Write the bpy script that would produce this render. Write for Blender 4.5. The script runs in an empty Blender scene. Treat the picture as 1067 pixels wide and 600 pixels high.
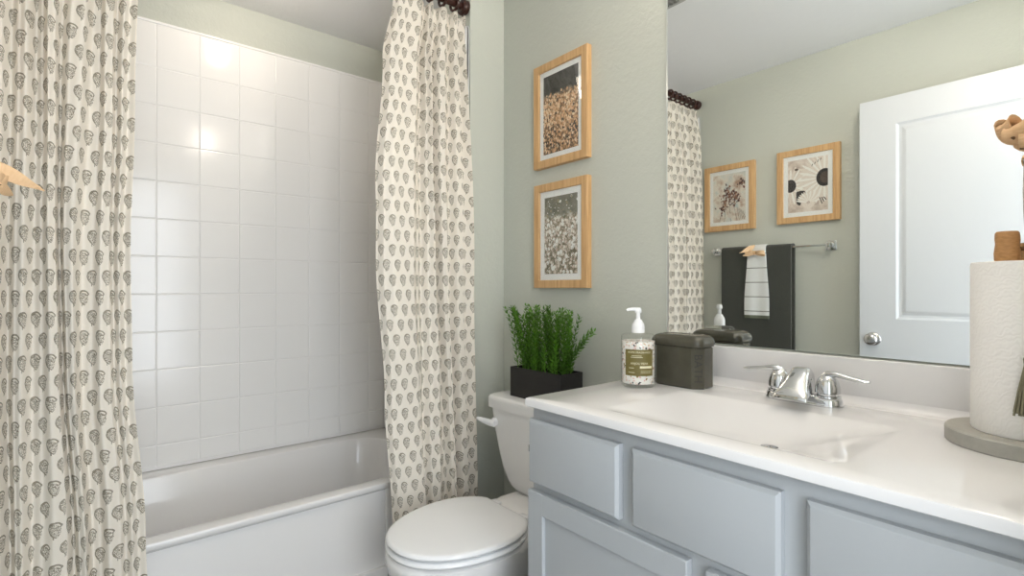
import bpy, bmesh, math, random
from mathutils import Vector, Matrix, Euler

S = bpy.context.scene
COL = S.collection
random.seed(7)
PI = math.pi
R = math.radians

# ------------------------------------------------------------------ camera
H = 1.19                                     # eye height
cam_d = bpy.data.cameras.new('camera')
cam = bpy.data.objects.new('camera', cam_d)
COL.objects.link(cam)
cam.location = (0, 0, H)
cam.rotation_euler = (R(90), 0, R(-39.5))
cam_d.sensor_width = 36
cam_d.lens = 532.0 / 1067.0 * 36
cam_d.clip_start = 0.01
S.camera = cam

# ------------------------------------------------------------------ view, world, lights
S.view_settings.view_transform = 'Standard'
S.view_settings.look = 'None'
S.view_settings.gamma = 1
S.view_settings.use_curve_mapping = False
S.view_settings.exposure = 0.0

W = bpy.data.worlds.new('world')
S.world = W
W.use_nodes = True
W.node_tree.nodes['Background'].inputs['Color'].default_value = (0.90, 0.95, 1.0, 1)
W.node_tree.nodes['Background'].inputs['Strength'].default_value = 2.0

def area_light(name, loc, rot, sx, sy, power, color, shape='RECTANGLE', spread=180):
    d = bpy.data.lights.new(name, 'AREA')
    d.shape = shape
    d.size = sx
    d.size_y = sy
    d.energy = power
    d.color = color
    d.spread = R(spread)
    o = bpy.data.objects.new(name, d)
    o.location = loc
    o.rotation_euler = rot
    COL.objects.link(o)
    return o

# daylight that comes in by the open doorway behind the camera
area_light('doorway_daylight', (0.22, -0.75, 1.30), (R(90), 0, 0), 0.85, 1.9, 26.0, (0.86, 0.93, 1.0))
# the two ceiling lamps (their housings are built further down)
LAMP_ROOM = (0.69, 0.32)
LAMP_TUB = (0.485, 2.11)
P_ROOM, P_TUB, P_VAN = 6.5, 2.4, 5.4
C_ROOM, C_TUB, C_VAN = (1.0, 0.88, 0.76), (1.0, 0.87, 0.72), (1.0, 0.92, 0.85)

# ------------------------------------------------------------------ helpers
class NT:
    """small expression builder over a node tree"""
    def __init__(self, name):
        self.m = bpy.data.materials.new(name)
        self.m.use_nodes = True
        self.t = self.m.node_tree
        self.b = self.t.nodes['Principled BSDF']
        self.out = self.t.nodes['Material Output']
    def n(self, typ, **kw):
        nd = self.t.nodes.new(typ)
        for k, v in kw.items():
            setattr(nd, k, v)
        return nd
    def link(self, a, b):
        self.t.links.new(a, b)
    def put(self, sock, v):
        if isinstance(v, E_):
            v = v.s
        if isinstance(v, bpy.types.NodeSocket):
            self.link(v, sock)
        elif isinstance(v, (tuple, list)) and len(v) == 3 and sock.type == 'RGBA':
            sock.default_value = (*v, 1)
        else:
            sock.default_value = v
    def math(self, op, a, b=0.0, c=None):
        nd = self.n('ShaderNodeMath', operation=op)
        self.put(nd.inputs[0], a)
        self.put(nd.inputs[1], b)
        if c is not None:
            self.put(nd.inputs[2], c)
        return E_(self, nd.outputs[0])
    def mix(self, f, a, b):
        nd = self.n('ShaderNodeMix', data_type='RGBA')
        self.put(nd.inputs['Factor'], f)
        self.put(nd.inputs[6], a)
        self.put(nd.inputs[7], b)
        return nd.outputs[2]
    def coord(self, which='Object'):
        nd = self.n('ShaderNodeTexCoord')
        return nd.outputs[which]
    def xyz(self, v):
        nd = self.n('ShaderNodeSeparateXYZ')
        self.link(v, nd.inputs[0])
        return [E_(self, nd.outputs[i]) for i in range(3)]
    def comb(self, x, y, z=0.0):
        nd = self.n('ShaderNodeCombineXYZ')
        for i, v in enumerate((x, y, z)):
            self.put(nd.inputs[i], v)
        return nd.outputs[0]
    def scale(self, v, s):
        nd = self.n('ShaderNodeMapping')
        self.link(v, nd.inputs[0])
        nd.inputs['Scale'].default_value = s if isinstance(s, tuple) else (s, s, s)
        return nd.outputs[0]
    def noise(self, vec, scale=5, detail=2, rough=0.5, out=0):
        nd = self.n('ShaderNodeTexNoise')
        self.link(vec, nd.inputs['Vector'])
        nd.inputs['Scale'].default_value = scale
        nd.inputs['Detail'].default_value = detail
        nd.inputs['Roughness'].default_value = rough
        return E_(self, nd.outputs[out])
    def voro(self, vec, scale=5, feature='F1', out='Distance', rnd=1.0):
        nd = self.n('ShaderNodeTexVoronoi', feature=feature)
        self.link(vec, nd.inputs['Vector'])
        nd.inputs['Scale'].default_value = scale
        nd.inputs['Randomness'].default_value = rnd
        return E_(self, nd.outputs[out])
    def ramp(self, f, stops):
        nd = self.n('ShaderNodeValToRGB')
        self.put(nd.inputs[0], f)
        cr = nd.color_ramp
        while len(cr.elements) < len(stops):
            cr.elements.new(0.5)
        for e, (p, c) in zip(cr.elements, stops):
            e.position = p
            e.color = (*c, 1) if len(c) == 3 else c
        return nd.outputs[0]
    def step(self, v, a, b):
        nd = self.n('ShaderNodeMapRange', interpolation_type='SMOOTHSTEP')
        self.put(nd.inputs[0], v)
        nd.inputs[1].default_value = a
        nd.inputs[2].default_value = b
        return E_(self, nd.outputs[0])
    def bump(self, h, strength=0.3, dist=0.002):
        nd = self.n('ShaderNodeBump')
        self.put(nd.inputs['Height'], h)
        nd.inputs['Strength'].default_value = strength
        nd.inputs['Distance'].default_value = dist
        self.link(nd.outputs[0], self.b.inputs['Normal'])
    def set(self, color=None, rough=None, metal=None, **kw):
        if color is not None:
            self.put(self.b.inputs['Base Color'], color)
        if rough is not None:
            self.put(self.b.inputs['Roughness'], rough)
        if metal is not None:
            self.put(self.b.inputs['Metallic'], metal)
        for k, v in kw.items():
            self.put(self.b.inputs[k.replace('_', ' ')], v)
        return self

class E_:
    def __init__(s, nt, sock):
        s.nt, s.s = nt, sock
    def __add__(s, o): return s.nt.math('ADD', s, o)
    def __sub__(s, o): return s.nt.math('SUBTRACT', s, o)
    def __rsub__(s, o): return s.nt.math('SUBTRACT', o, s)
    def __mul__(s, o): return s.nt.math('MULTIPLY', s, o)
    def __truediv__(s, o): return s.nt.math('DIVIDE', s, o)
    __radd__ = __add__
    __rmul__ = __mul__
    def fract(s): return s.nt.math('FRACT', s)
    def floor(s): return s.nt.math('FLOOR', s)
    def mod(s, o): return s.nt.math('FLOORED_MODULO', s, o)
    def lt(s, o): return s.nt.math('LESS_THAN', s, o)
    def gt(s, o): return s.nt.math('GREATER_THAN', s, o)
    def mx(s, o): return s.nt.math('MAXIMUM', s, o)
    def mn(s, o): return s.nt.math('MINIMUM', s, o)
    def sq(s): return s.nt.math('MULTIPLY', s, s)
    def sqrt(s): return s.nt.math('SQRT', s)
    def abs(s): return s.nt.math('ABSOLUTE', s)

def lin(r, g, b):
    f = lambda c: (c / 255) / 12.92 if c / 255 <= 0.04045 else ((c / 255 + 0.055) / 1.055) ** 2.4
    return (f(r), f(g), f(b))

class MB:
    """collects shapes into one bmesh, builds ONE mesh object"""
    def __init__(s):
        s.bm = bmesh.new()
        s.uv = s.bm.loops.layers.uv.new('UVMap')
        s.mi = 0
    def _merge(s, tmp, mat=None):
        if mat is not None:
            bmesh.ops.transform(tmp, matrix=mat, verts=tmp.verts)
        me = bpy.data.meshes.new('tmp')
        tmp.to_mesh(me)
        tmp.free()
        nf = len(s.bm.faces)
        s.bm.from_mesh(me)
        bpy.data.meshes.remove(me)
        s.bm.faces.ensure_lookup_table()
        for f in s.bm.faces[nf:]:
            f.material_index = s.mi
        return s
    def box(s, x0, x1, y0, y1, z0, z1, bev=0.0, seg=2, mat=None):
        t = bmesh.new()
        bmesh.ops.create_cube(t, size=1)
        bmesh.ops.scale(t, vec=(x1 - x0, y1 - y0, z1 - z0), verts=t.verts)
        bmesh.ops.translate(t, vec=((x0 + x1) / 2, (y0 + y1) / 2, (z0 + z1) / 2), verts=t.verts)
        if bev > 0:
            bmesh.ops.bevel(t, geom=t.edges[:], offset=bev, segments=seg, affect='EDGES', profile=0.5)
        return s._merge(t, mat)
    def loft(s, loops, cap0=True, cap1=True, closed=True, mat=None):
        t = bmesh.new()
        vs = [[t.verts.new(p) for p in lp] for lp in loops]
        n = len(loops[0])
        for a, b in zip(vs, vs[1:]):
            for i in range(n if closed else n - 1):
                j = (i + 1) % n
                t.faces.new((a[i], a[j], b[j], b[i]))
        if closed and cap0:
            t.faces.new(list(reversed(vs[0])))
        if closed and cap1:
            t.faces.new(vs[-1])
        bmesh.ops.recalc_face_normals(t, faces=t.faces[:])
        return s._merge(t, mat)
    def lathe(s, prof, seg=32, mat=None, cap=True):
        loops = [[(r * math.cos(2 * PI * i / seg), r * math.sin(2 * PI * i / seg), z) for i in range(seg)] for r, z in prof]
        return s.loft(loops, cap, cap, True, mat)
    def tube(s, pts, rad, seg=10, mat=None, cap=True):
        pts = [Vector(p) for p in pts]
        rs = rad if isinstance(rad, (list, tuple)) else [rad] * len(pts)
        loops = []
        up = Vector((0, 0, 1))
        prev = None
        for i, p in enumerate(pts):
            d = (pts[min(i + 1, len(pts) - 1)] - pts[max(i - 1, 0)]).normalized()
            if prev is None:
                a = d.cross(up if abs(d.z) < 0.9 else Vector((1, 0, 0))).normalized()
            else:
                a = (prev - d * prev.dot(d)).normalized()
            prev = a
            b = d.cross(a)
            loops.append([p + (a * math.cos(2 * PI * k / seg) + b * math.sin(2 * PI * k / seg)) * rs[i] for k in range(seg)])
        return s.loft(loops, cap, cap, True, mat)
    def torus(s, c, axis, r1, r2, n=28, m=10):
        t = bmesh.new()
        q = Vector((0, 0, 1)).rotation_difference(Vector(axis).normalized()).to_matrix()
        vs = []
        for i in range(n):
            a = 2 * PI * i / n
            vs.append([t.verts.new(Vector(c) + q @ Vector(((r1 + r2 * math.cos(2 * PI * k / m)) * math.cos(a), (r1 + r2 * math.cos(2 * PI * k / m)) * math.sin(a), r2 * math.sin(2 * PI * k / m)))) for k in range(m)])
        for i in range(n):
            for k in range(m):
                t.faces.new((vs[i][k], vs[(i + 1) % n][k], vs[(i + 1) % n][(k + 1) % m], vs[i][(k + 1) % m]))
        bmesh.ops.recalc_face_normals(t, faces=t.faces[:])
        return s._merge(t)
    def poly(s, pts, mat=None):
        t = bmesh.new()
        t.faces.new([t.verts.new(p) for p in pts])
        return s._merge(t, mat)
    def build(s, name, mats, parent=None, smooth=35, loc=None):
        me = bpy.data.meshes.new(name)
        off = Vector(loc) if loc is not None else (Vector(parent_origin(parent)) if parent else Vector((0, 0, 0)))
        bmesh.ops.translate(s.bm, vec=-off, verts=s.bm.verts)
        s.bm.to_mesh(me)
        s.bm.free()
        for m in (mats if isinstance(mats, (list, tuple)) else [mats]):
            me.materials.append(m)
        o = bpy.data.objects.new(name, me)
        COL.objects.link(o)
        if parent:
            o.parent = parent
        else:
            o.location = off
        if smooth:
            me.polygons.foreach_set('use_smooth', [True] * len(me.polygons))
            me.update()
            bm = bmesh.new()
            bm.from_mesh(me)
            lim = R(smooth)
            for e in bm.edges:
                if len(e.link_faces) == 2 and e.calc_face_angle(0) > lim:
                    e.smooth = False
            bm.to_mesh(me)
            bm.free()
        return o

def smooth(a, b, v):
    t = max(0, min(1, (v - a) / (b - a)))
    return t * t * (3 - 2 * t)

def parent_origin(o):
    v = Vector((0, 0, 0))
    while o is not None:
        v += o.location
        o = o.parent
    return v

def thing(name, loc, label, cat, group=None):
    o = bpy.data.objects.new(name, None)
    o.empty_display_size = 0.05
    o.location = loc
    COL.objects.link(o)
    return tag(o, label, cat, group)
def tag(o, label, cat, group=None):
    o['label'] = label
    o['category'] = cat
    if group:
        o['group'] = group
    return o
def struct(o):
    o['kind'] = 'structure'
    return o

def rrect(cx, cy, hx, hy, r, z, n=8):
    pts = []
    r = min(r, hx, hy)
    for k, (sx, sy) in enumerate(((1, 1), (-1, 1), (-1, -1), (1, -1))):
        for i in range(n):
            a = PI / 2 * (k + i / (n - 1))
            pts.append((cx + sx * (hx - r) + r * math.cos(a), cy + sy * (hy - r) + r * math.sin(a), z))
    return pts

def text_mesh(body, size, align='CENTER'):
    cu = bpy.data.curves.new('lettering', 'FONT')
    cu.body = body
    cu.size = size
    cu.align_x = align
    cu.align_y = 'CENTER'
    cu.resolution_u = 3
    o = bpy.data.objects.new('lettering', cu)
    COL.objects.link(o)
    dg = bpy.context.evaluated_depsgraph_get()
    me = bpy.data.meshes.new_from_object(o.evaluated_get(dg))
    bm = bmesh.new()
    bm.from_mesh(me)
    bpy.data.objects.remove(o)
    bpy.data.curves.remove(cu)
    bpy.data.meshes.remove(me)
    return bm

# ------------------------------------------------------------------ materials
def simple(name, col, rough=0.5, metal=0.0, **kw):
    return NT(name).set(col, rough, metal, **kw).m

def paint(name, col, bump=0.25, sc=90):
    t = NT(name).set(col, 0.6)
    c = t.coord()
    t.bump(t.noise(c, sc, 3, 0.6) * 1.0 + t.noise(c, sc * 0.35, 2) * 0.8, bump, 0.004)
    return t.m
SAGE = paint('sage_wall_paint', lin(201, 204, 194), 0.32, 70)
CEIL = paint('ceiling_paint', lin(240, 240, 240), 0.3, 60)
WHITE_PAINT = simple('white_semi_gloss_paint', lin(220, 223, 226), 0.32)
CAB = simple('grey_cabinet_paint', lin(180, 184, 187), 0.34)
ACRYLIC = simple('white_gloss_acrylic', lin(234, 233, 232), 0.12)
TILE = simple('white_moulded_tile', lin(240, 239, 237), 0.15)
PORC = simple('white_porcelain', lin(236, 235, 234), 0.06)
MARBLE = simple('white_cultured_marble', lin(234, 233, 233), 0.035)
CHROME = simple('chrome', (0.72, 0.73, 0.74), 0.05, 1.0)
NICKEL = simple('satin_nickel', (0.62, 0.61, 0.60), 0.22, 1.0)
DARKWOOD = NT('dark_rod_wood')
_c = DARKWOOD.coord()
DARKWOOD.set(DARKWOOD.mix(DARKWOOD.noise(DARKWOOD.scale(_c, (3, 60, 60)), 2, 3), lin(38, 20, 16), lin(72, 36, 26)), 0.28)
DARKWOOD = DARKWOOD.m
MIRROR = simple('mirror_silver', (0.90, 0.92, 0.91), 0.0, 1.0)
MIRROR_EDGE = simple('polished_glass_edge', lin(222, 228, 222), 0.15)
PLASTIC = simple('white_pump_plastic', lin(242, 243, 244), 0.25)
DARKGAP = simple('dark_drain_hole', (0.02, 0.02, 0.02), 0.6)

def floor_mat():
    t = NT('vinyl_plank_floor')
    c = t.coord()
    br = t.n('ShaderNodeTexBrick')
    t.link(c, br.inputs['Vector'])
    br.inputs['Scale'].default_value = 1
    br.inputs['Brick Width'].default_value = 1.2
    br.inputs['Row Height'].default_value = 0.15
    br.inputs['Mortar Size'].default_value = 0.002
    br.inputs['Color1'].default_value = (*lin(128, 118, 106), 1)
    br.inputs['Color2'].default_value = (*lin(112, 103, 93), 1)
    br.inputs['Mortar'].default_value = (*lin(60, 54, 48), 1)
    g = t.noise(t.scale(c, (3, 60, 1)), 3, 4)
    t.set(t.mix(g * 0.5, br.outputs['Color'], lin(84, 76, 68)), 0.4)
    return t.m
FLOOR = floor_mat()

def oak(name, along):
    t = NT(name)
    c = t.coord()
    sc = {'y': (70, 4, 70), 'z': (70, 70, 4)}[along]
    g = t.noise(t.scale(c, sc), 1.5, 4, 0.6)
    t.set(t.ramp(g, [(0.3, lin(190, 148, 98)), (0.55, lin(212, 172, 122)), (0.75, lin(222, 186, 138))]), 0.5)
    return t.m
OAK = oak('natural_oak', 'z')

def curtain_mat():
    t = NT('paisley_block_print_cotton')
    uv = t.coord('UV')
    U, V, _ = t.xyz(uv)
    CW, CH = 0.041, 0.106
    sp2 = t.noise(t.comb(U, V), 420, 2, 0.6)
    def motif(ou, ov, seed):
        a = ((U / CW + ou).fract() - 0.5) * CW
        b = ((V / CH + ov).fract() - 0.5) * CH
        # body: leaf that leans left, narrows to a point at the bottom and is printed in fine flecks
        a, b = a * 1.07, b * 1.07
        al = a + b * 0.16 + 0.0008
        q = ((b + 0.024) / 0.038).mx(0.0).mn(1.0)
        wide = t.math('POWER', q, 0.80) * t.math('POWER', 1.0 - q, 0.50) * 0.0295
        inside = al.abs().lt(wide)
        d = wide - al.abs()
        sp = t.voro(t.comb(a + seed, b), 360, rnd=1.0)
        fl = sp.gt(0.46) * inside * sp2.gt(0.44)
        veins = ((b * 0.9 - al.abs()) * 260.0).fract().lt(0.34) * inside * d.gt(0.0015)
        left_rim = d.lt(0.0030) * inside * al.lt(0.001)
        # crest: swells out of the left edge, runs over the top and curls down at the right
        hx, hy = a - 0.0012, b - 0.0045
        rr = (hx.sq() + hy.sq() * 0.80).sqrt()
        thick = 0.0021 - hx * 0.05
        hook = (rr - 0.0118).abs().lt(thick) * (hy + hx * 0.75).gt(-0.004) * (hx - hy * 0.2).lt(0.0110)
        hx2, hy2 = a - 0.0093, b - 0.0085
        r2 = (hx2.sq() + hy2.sq()).sqrt()
        curl = (r2 - 0.0036).abs().lt(0.0014) * (hy2 - hx2 * 0.6).lt(0.0016)
        stem = (a + 0.0025 + b * 0.02).abs().lt(0.0010) * b.gt(-0.0265) * b.lt(-0.019)
        hole = sp2.gt(0.35)
        return fl.mx(veins * sp2.gt(0.48)).mx(left_rim * hole).mx(hook * hole).mx(curl * hole).mx(stem)
    ink = motif(0.0, 0.0, 0.0).mx(motif(0.5, 0.5, 0.3))
    fade = t.noise(t.comb(U, V), 60, 2)
    ink = ink * (fade * 0.5 + 0.50).mn(1.0)
    weave = t.noise(t.comb(U * 1.0, V * 1.0), 900, 1)
    cream = t.mix(weave, lin(243, 235, 222), lin(250, 245, 235))
    t.set(t.mix(ink, cream, lin(106, 96, 70)), 0.9)
    t.bump(weave, 0.15, 0.001)
    tr = t.n('ShaderNodeBsdfTranslucent')
    t.put(tr.inputs['Color'], t.mix(ink, lin(240, 230, 212), lin(110, 103, 82)))
    mx = t.n('ShaderNodeMixShader')
    mx.inputs[0].default_value = 0.15
    t.link(t.b.outputs[0], mx.inputs[1])
    t.link(tr.outputs[0], mx.inputs[2])
    t.link(mx.outputs[0], t.out.inputs['Surface'])
    return t.m
CURTAIN = curtain_mat()
LINER = simple('white_curtain_lining', lin(228, 228, 226), 0.8)

def thin_glass(name, tint=(0.99, 0.995, 0.99), ior=1.45):
    t = NT(name)
    tr = t.n('ShaderNodeBsdfTransparent')
    tr.inputs[0].default_value = (*tint, 1)
    gl = t.n('ShaderNodeBsdfGlossy')
    gl.inputs['Roughness'].default_value = 0.02
    lw = t.n('ShaderNodeLayerWeight')
    fc = E_(t, lw.outputs['Facing'])
    fr5 = t.math('POWER', fc, 5.0) * 0.90 + 0.035
    mx = t.n('ShaderNodeMixShader')
    t.put(mx.inputs[0], fr5)
    t.link(tr.outputs[0], mx.inputs[1])
    t.link(gl.outputs[0], mx.inputs[2])
    t.link(mx.outputs[0], t.out.inputs['Surface'])
    return t.m
GLASS = thin_glass('clear_thin_glass')

# ------------------------------------------------------------------ room shell
XR, XL = 1.38, -0.228          # mirror wall, towel wall
YB, YF = 2.52, -0.10           # tub back wall, door wall
XE, YE = 1.203, 1.730          # furred plumbing wall at the tub's end
ZC = 2.44
def wall(name, x0, x1, y0, y1, z0, z1, mat=None):
    return struct(MB().box(x0, x1, y0, y1, z0, z1).build(name, mat or SAGE, smooth=0))
struct(MB().box(-0.6, 1.6, -1.6, 2.7, -0.05, 0).build('floor', FLOOR, smooth=0))
struct(MB().box(XL - 0.12, 1.6, YF - 0.12, 2.7, ZC, ZC + 0.06).build('ceiling', CEIL, smooth=0))
wall('wall_right', XR, XR + 0.12, YF - 0.12, 2.7, 0, ZC)
W_L = wall('wall_left', XL - 0.12, XL, YF - 0.12, 2.7, 0, ZC)
W_B = wall('wall_back', XL, XR, YB, YB + 0.12, 0, ZC)
W_E = wall('wall_end', XE, XR, YE, YB, 0, ZC)
DX0, DX1, DZ = -0.125, 0.64, 2.06                    # doorway behind the camera
b = MB().box(DX1, XR, YF - 0.12, YF, 0, ZC).box(XL, DX0, YF - 0.12, YF, 0, ZC).box(DX0, DX1, YF - 0.12, YF, DZ, ZC)
struct(b.build('wall_front', SAGE, smooth=0))
def baseboard(name, x0, x1, y0, y1):
    struct(MB().box(x0, x1, y0, y1, 0, 0.10, 0.003).build(name, WHITE_PAINT))
baseboard('baseboard_right', XR - 0.014, XR, 1.0, YE - 0.014)
baseboard('baseboard_back', XE - 0.001, XR, YE - 0.014, YE)
baseboard('baseboard_left', XL, XL + 0.014, YF, YE)
b = MB().box(DX1, DX1 + 0.06, YF, YF + 0.015, 0, DZ + 0.06, 0.003).box(DX0, DX1, YF, YF + 0.015, DZ, DZ + 0.06, 0.003)
struct(b.build('trim_1', WHITE_PAINT))

# ------------------------------------------------------------------ tub surround (moulded tile panels)
def tile_panel(mb, o, du, n, wu, rows, colsx, th=0.012):
    """o: lower corner, du: horizontal dir, n: out of the wall; rows/cols: edges"""
    o, du, n = Vector(o), Vector(du), Vector(n)
    up = Vector((0, 0, 1))
    g = 0.0005
    for za, zb in zip(rows, rows[1:]):
        for ua, ub in zip(colsx, colsx[1:]):
            def P(u, z, d):
                return o + du * u + up * z + n * d
            lp0 = [P(ua + g, za + g, th - 0.0014), P(ub - g, za + g, th - 0.0014), P(ub - g, zb - g, th - 0.0014), P(ua + g, zb - g, th - 0.0014)]
            e = g + 0.0035
            lp1 = [P(ua + e, za + e, th), P(ub - e, za + e, th), P(ub - e, zb - e, th), P(ua + e, zb - e, th)]
            t = bmesh.new()
            v0 = [t.verts.new(p) for p in lp0]
            v1 = [t.verts.new(p) for p in lp1]
            for i in range(4):
                j = (i + 1) % 4
                t.faces.new((v0[i], v0[j], v1[j], v1[i]))
            t.faces.new(v1)
            mb._merge(t)
Z_RIM = 0.456
Z_TT = H + 1.078
row_e = [Z_RIM + 0.012]
z = Z_TT - 0.188
rs = [Z_TT - 0.012]
while z > Z_RIM + 0.06:
    rs.append(z)
    z -= 0.1525
rs.append(Z_RIM + 0.012)
rows = list(reversed(rs))
mb = MB()
mb.box(XL, XE, YB - 0.0182, YB, Z_RIM, Z_TT)
mb.box(XL, XE, YB - 0.022, YB - 0.008, Z_TT - 0.012, Z_TT, 0.004)
cx = [0.053 + 0.15 * k for k in range(-1, 8)]
cx = [XL + 0.012] + [c for c in cx if c > XL + 0.03 and c < XE - 0.02] + [XE - 0.012]
tile_panel(mb, (0, YB - 0.008, 0), (1, 0, 0), (0, -1, 0), 0, rows, cx)
mb.build('tile_panel', TILE, W_B, smooth=10)
for sx, nx in ((XE, -1), (XL, 1)):
    mb = MB()
    y_f = 1.738
    xs = sorted((sx, sx + nx * 0.010))
    mb.box(xs[0], xs[1], y_f, YB - 0.010, Z_RIM, Z_TT)
    xs = sorted((sx, sx + nx * 0.016))
    mb.box(xs[0], xs[1], y_f, y_f + 0.05, Z_RIM, Z_TT, 0.004)
    mb.box(xs[0], xs[1], y_f, YB - 0.022, Z_TT - 0.012, Z_TT, 0.004)
    ce = [y_f + 0.055 + 0.15 * k for k in range(5)] + [YB - 0.024]
    tile_panel(mb, (sx + nx * 0.008, 0, 0), (0, 1, 0), (nx, 0, 0), 0, rows, ce)
    mb.build('tile_panel', TILE, W_E if nx < 0 else W_L, smooth=10)

# ------------------------------------------------------------------ bathtub
def bathtub():
    t = thing('bathtub', (0.5, 2.14, 0), 'white alcove bathtub with a plain recessed apron below the tiles', 'bathtub')
    x0, x1, y0, y1 = XL + 0.002, XE - 0.012, 1.79, YB - 0.012
    cx, cy, hx, hy = (x0 + x1) / 2, (y0 + y1) / 2, (x1 - x0) / 2, (y1 - y0) / 2
    zr = Z_RIM - 0.001
    L = []
    def ring(ins, z, r, dx=0, dy=0):
        L.append(rrect(cx + dx, cy + dy, hx - ins - abs(dx) * 0, hy - ins, r, z, 12))
    ring(0.022, 0.0, 0.012)
    ring(0.022, zr - 0.034, 0.012)
    ring(0.004, zr - 0.022, 0.012)
    ring(0.0, zr - 0.018, 0.012)
    ring(0.0, zr - 0.005, 0.012)
    ring(0.0015, zr - 0.0012, 0.012)
    ring(0.005, zr, 0.012)
    def inner(ix, iy, z, r):
        L.append(rrect(cx, cy - 0.018, hx - ix, hy - 0.018 - iy, r, z, 12))
    inner(0.075, 0.052, zr, 0.16)
    inner(0.078, 0.055, zr - 0.0012, 0.16)
    inner(0.080, 0.058, zr - 0.006, 0.16)
    inner(0.10, 0.085, zr - 0.12, 0.15)
    inner(0.14, 0.11, zr - 0.27, 0.14)
    inner(0.17, 0.14, zr - 0.335, 0.12)
    inner(0.24, 0.20, zr - 0.36, 0.10)
    MB().loft(L, True, True).build('basin', ACRYLIC, t, smooth=50)
    mb = MB()
    mb.box(x0, x1, y0 + 0.006, y0 + 0.03, 0.0, 0.135, 0.004)
    mb.box(0.865, x1, y0 + 0.006, y0 + 0.03, 0.0, zr - 0.024, 0.004)
    mb.box(x0, x0 + 0.2, y0 + 0.006, y0 + 0.03, 0.0, zr - 0.024, 0.004)
    mb.build('apron', ACRYLIC, t)
    MB().lathe([(0.0, 0.0), (0.03, 0.0), (0.03, 0.004), (0.02, 0.006), (0.0, 0.006)], 24, Matrix.Translation((x1 - 0.30, cy, zr - 0.361))).build('drain', CHROME, t)
    MB().lathe([(0.0, 0.0), (0.038, 0.0), (0.038, 0.006), (0.03, 0.012), (0.0, 0.012)], 24, Matrix.Translation((x1 - 0.088, cy, zr - 0.12)) @ Matrix.Rotation(R(-90), 4, 'Y')).build('overflow_plate', CHROME, t)
bathtub()

# ------------------------------------------------------------------ curtain rod and curtains
Y_ROD, Z_ROD = 1.752, H + 1.158
def rod():
    t = thing('curtain_rod', (0.5, Y_ROD, Z_ROD), 'dark brown wooden curtain rod across the front of the tub', 'curtain rod')
    M = Matrix.Translation((XL + 0.02, Y_ROD, Z_ROD)) @ Matrix.Rotation(R(90), 4, 'Y')
    n = XE - XL - 0.04
    MB().lathe([(0.0, 0), (0.0145, 0), (0.0145, n), (0.0, n)], 24, M).build('pole', DARKWOOD, t)
    for xx, s in ((XL, 1), (XE, -1)):
        M = Matrix.Translation((xx, Y_ROD, Z_ROD)) @ Matrix.Rotation(R(90 * s), 4, 'Y')
        MB().lathe([(0.0, 0), (0.024, 0), (0.028, 0.004), (0.028, 0.024), (0.025, 0.030), (0.018, 0.034), (0.0, 0.034)], 28, M).build('end_cap', DARKWOOD, t)
rod()


def curtain(label, xl, xr, ycen, amp, folds, nx, z0, z1, ring_x, seed, u0=0.0, skew=0.0):
    """xl/xr/ycen: functions of z; folds: list of (s, height -1..1)"""
    rng = random.Random(seed)
    t = thing('shower_curtain', ((xl(z0) + xr(z0)) / 2, ycen(z0), z0), label, 'curtain', 'shower curtains on the rod')
    nz = 60
    org = t.location
    def prof(s):
        for (s0, h0), (s1, h1) in zip(folds, folds[1:]):
            if s <= s1:
                k = (s - s0) / (s1 - s0)
                k = k * k * (3 - 2 * k)
                return h0 + (h1 - h0) * k
        return folds[-1][1]
    def hem(s):
        return 0
    bm = bmesh.new()
    uvl = bm.loops.layers.uv.new('UVMap')
    zs = [z0 + (z1 - z0) * j / nz for j in range(nz + 1)]
    grid, us = [], []
    for j, z in enumerate(zs):
        row, P = [], []
        f = (z - z0) / (z1 - z0)
        for i in range(nx + 1):
            s = i / nx
            ss = min(1, max(0, s + 0.012 * math.sin(3.1 * z + 9 * s + seed) * math.sin(PI * s)))
            top = smooth(0.90, 1.0, f)
            h = prof(ss)
            a = amp * (1 - 0.45 * top) * (1 + 0.15 * math.sin(2.3 * z + 13 * s + seed))
            y = ycen(z) - a * h + skew * (s - 0.5) * (1 - top)
            x = xl(z) + (xr(z) - xl(z)) * s + 0.006 * math.sin(17 * s + 2.0 * z + seed) * math.sin(PI * s)
            zz = z
            if j == nz:
                zz -= 0.014 * (0.5 - 0.5 * math.cos(2 * PI * s * len(ring_x)))
            row.append((x, y, zz))
        grid.append(row)
    # arc length at mid height gives the cloth's own horizontal coordinate
    mid = grid[nz // 2]
    u = [u0]
    for p, q in zip(mid, mid[1:]):
        u.append(u[-1] + math.hypot(q[0] - p[0], q[1] - p[1]))
    V = [[bm.verts.new(Vector(p) - org) for p in row] for row in grid]
    for j in range(nz):
        for i in range(nx):
            fc = bm.faces.new((V[j][i], V[j][i + 1], V[j + 1][i + 1], V[j + 1][i]))
            fc.smooth = True
            for lp, (ii, jj) in zip(fc.loops, ((i, j), (i + 1, j), (i + 1, j + 1), (i, j + 1))):
                lp[uvl].uv = (u[ii], zs[jj])
    me = bpy.data.meshes.new('cloth_panel')
    bm.to_mesh(me)
    bm.free()
    me.materials.append(CURTAIN)
    o = bpy.data.objects.new('cloth_panel', me)
    COL.objects.link(o)
    o.parent = t
    md = o.modifiers.new('thickness', 'SOLIDIFY')
    md.thickness = 0.0016
    for x in ring_x:
        mb = MB().torus((x, Y_ROD, Z_ROD - 0.004), (1, 0.10, 0), 0.0250, 0.0058)
        mb.box(x - 0.002, x + 0.002, Y_ROD - 0.002, Y_ROD + 0.002, Z_ROD - 0.042, Z_ROD - 0.029)
        mb.build('curtain_ring', DARKWOOD, t)
    return t

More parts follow.
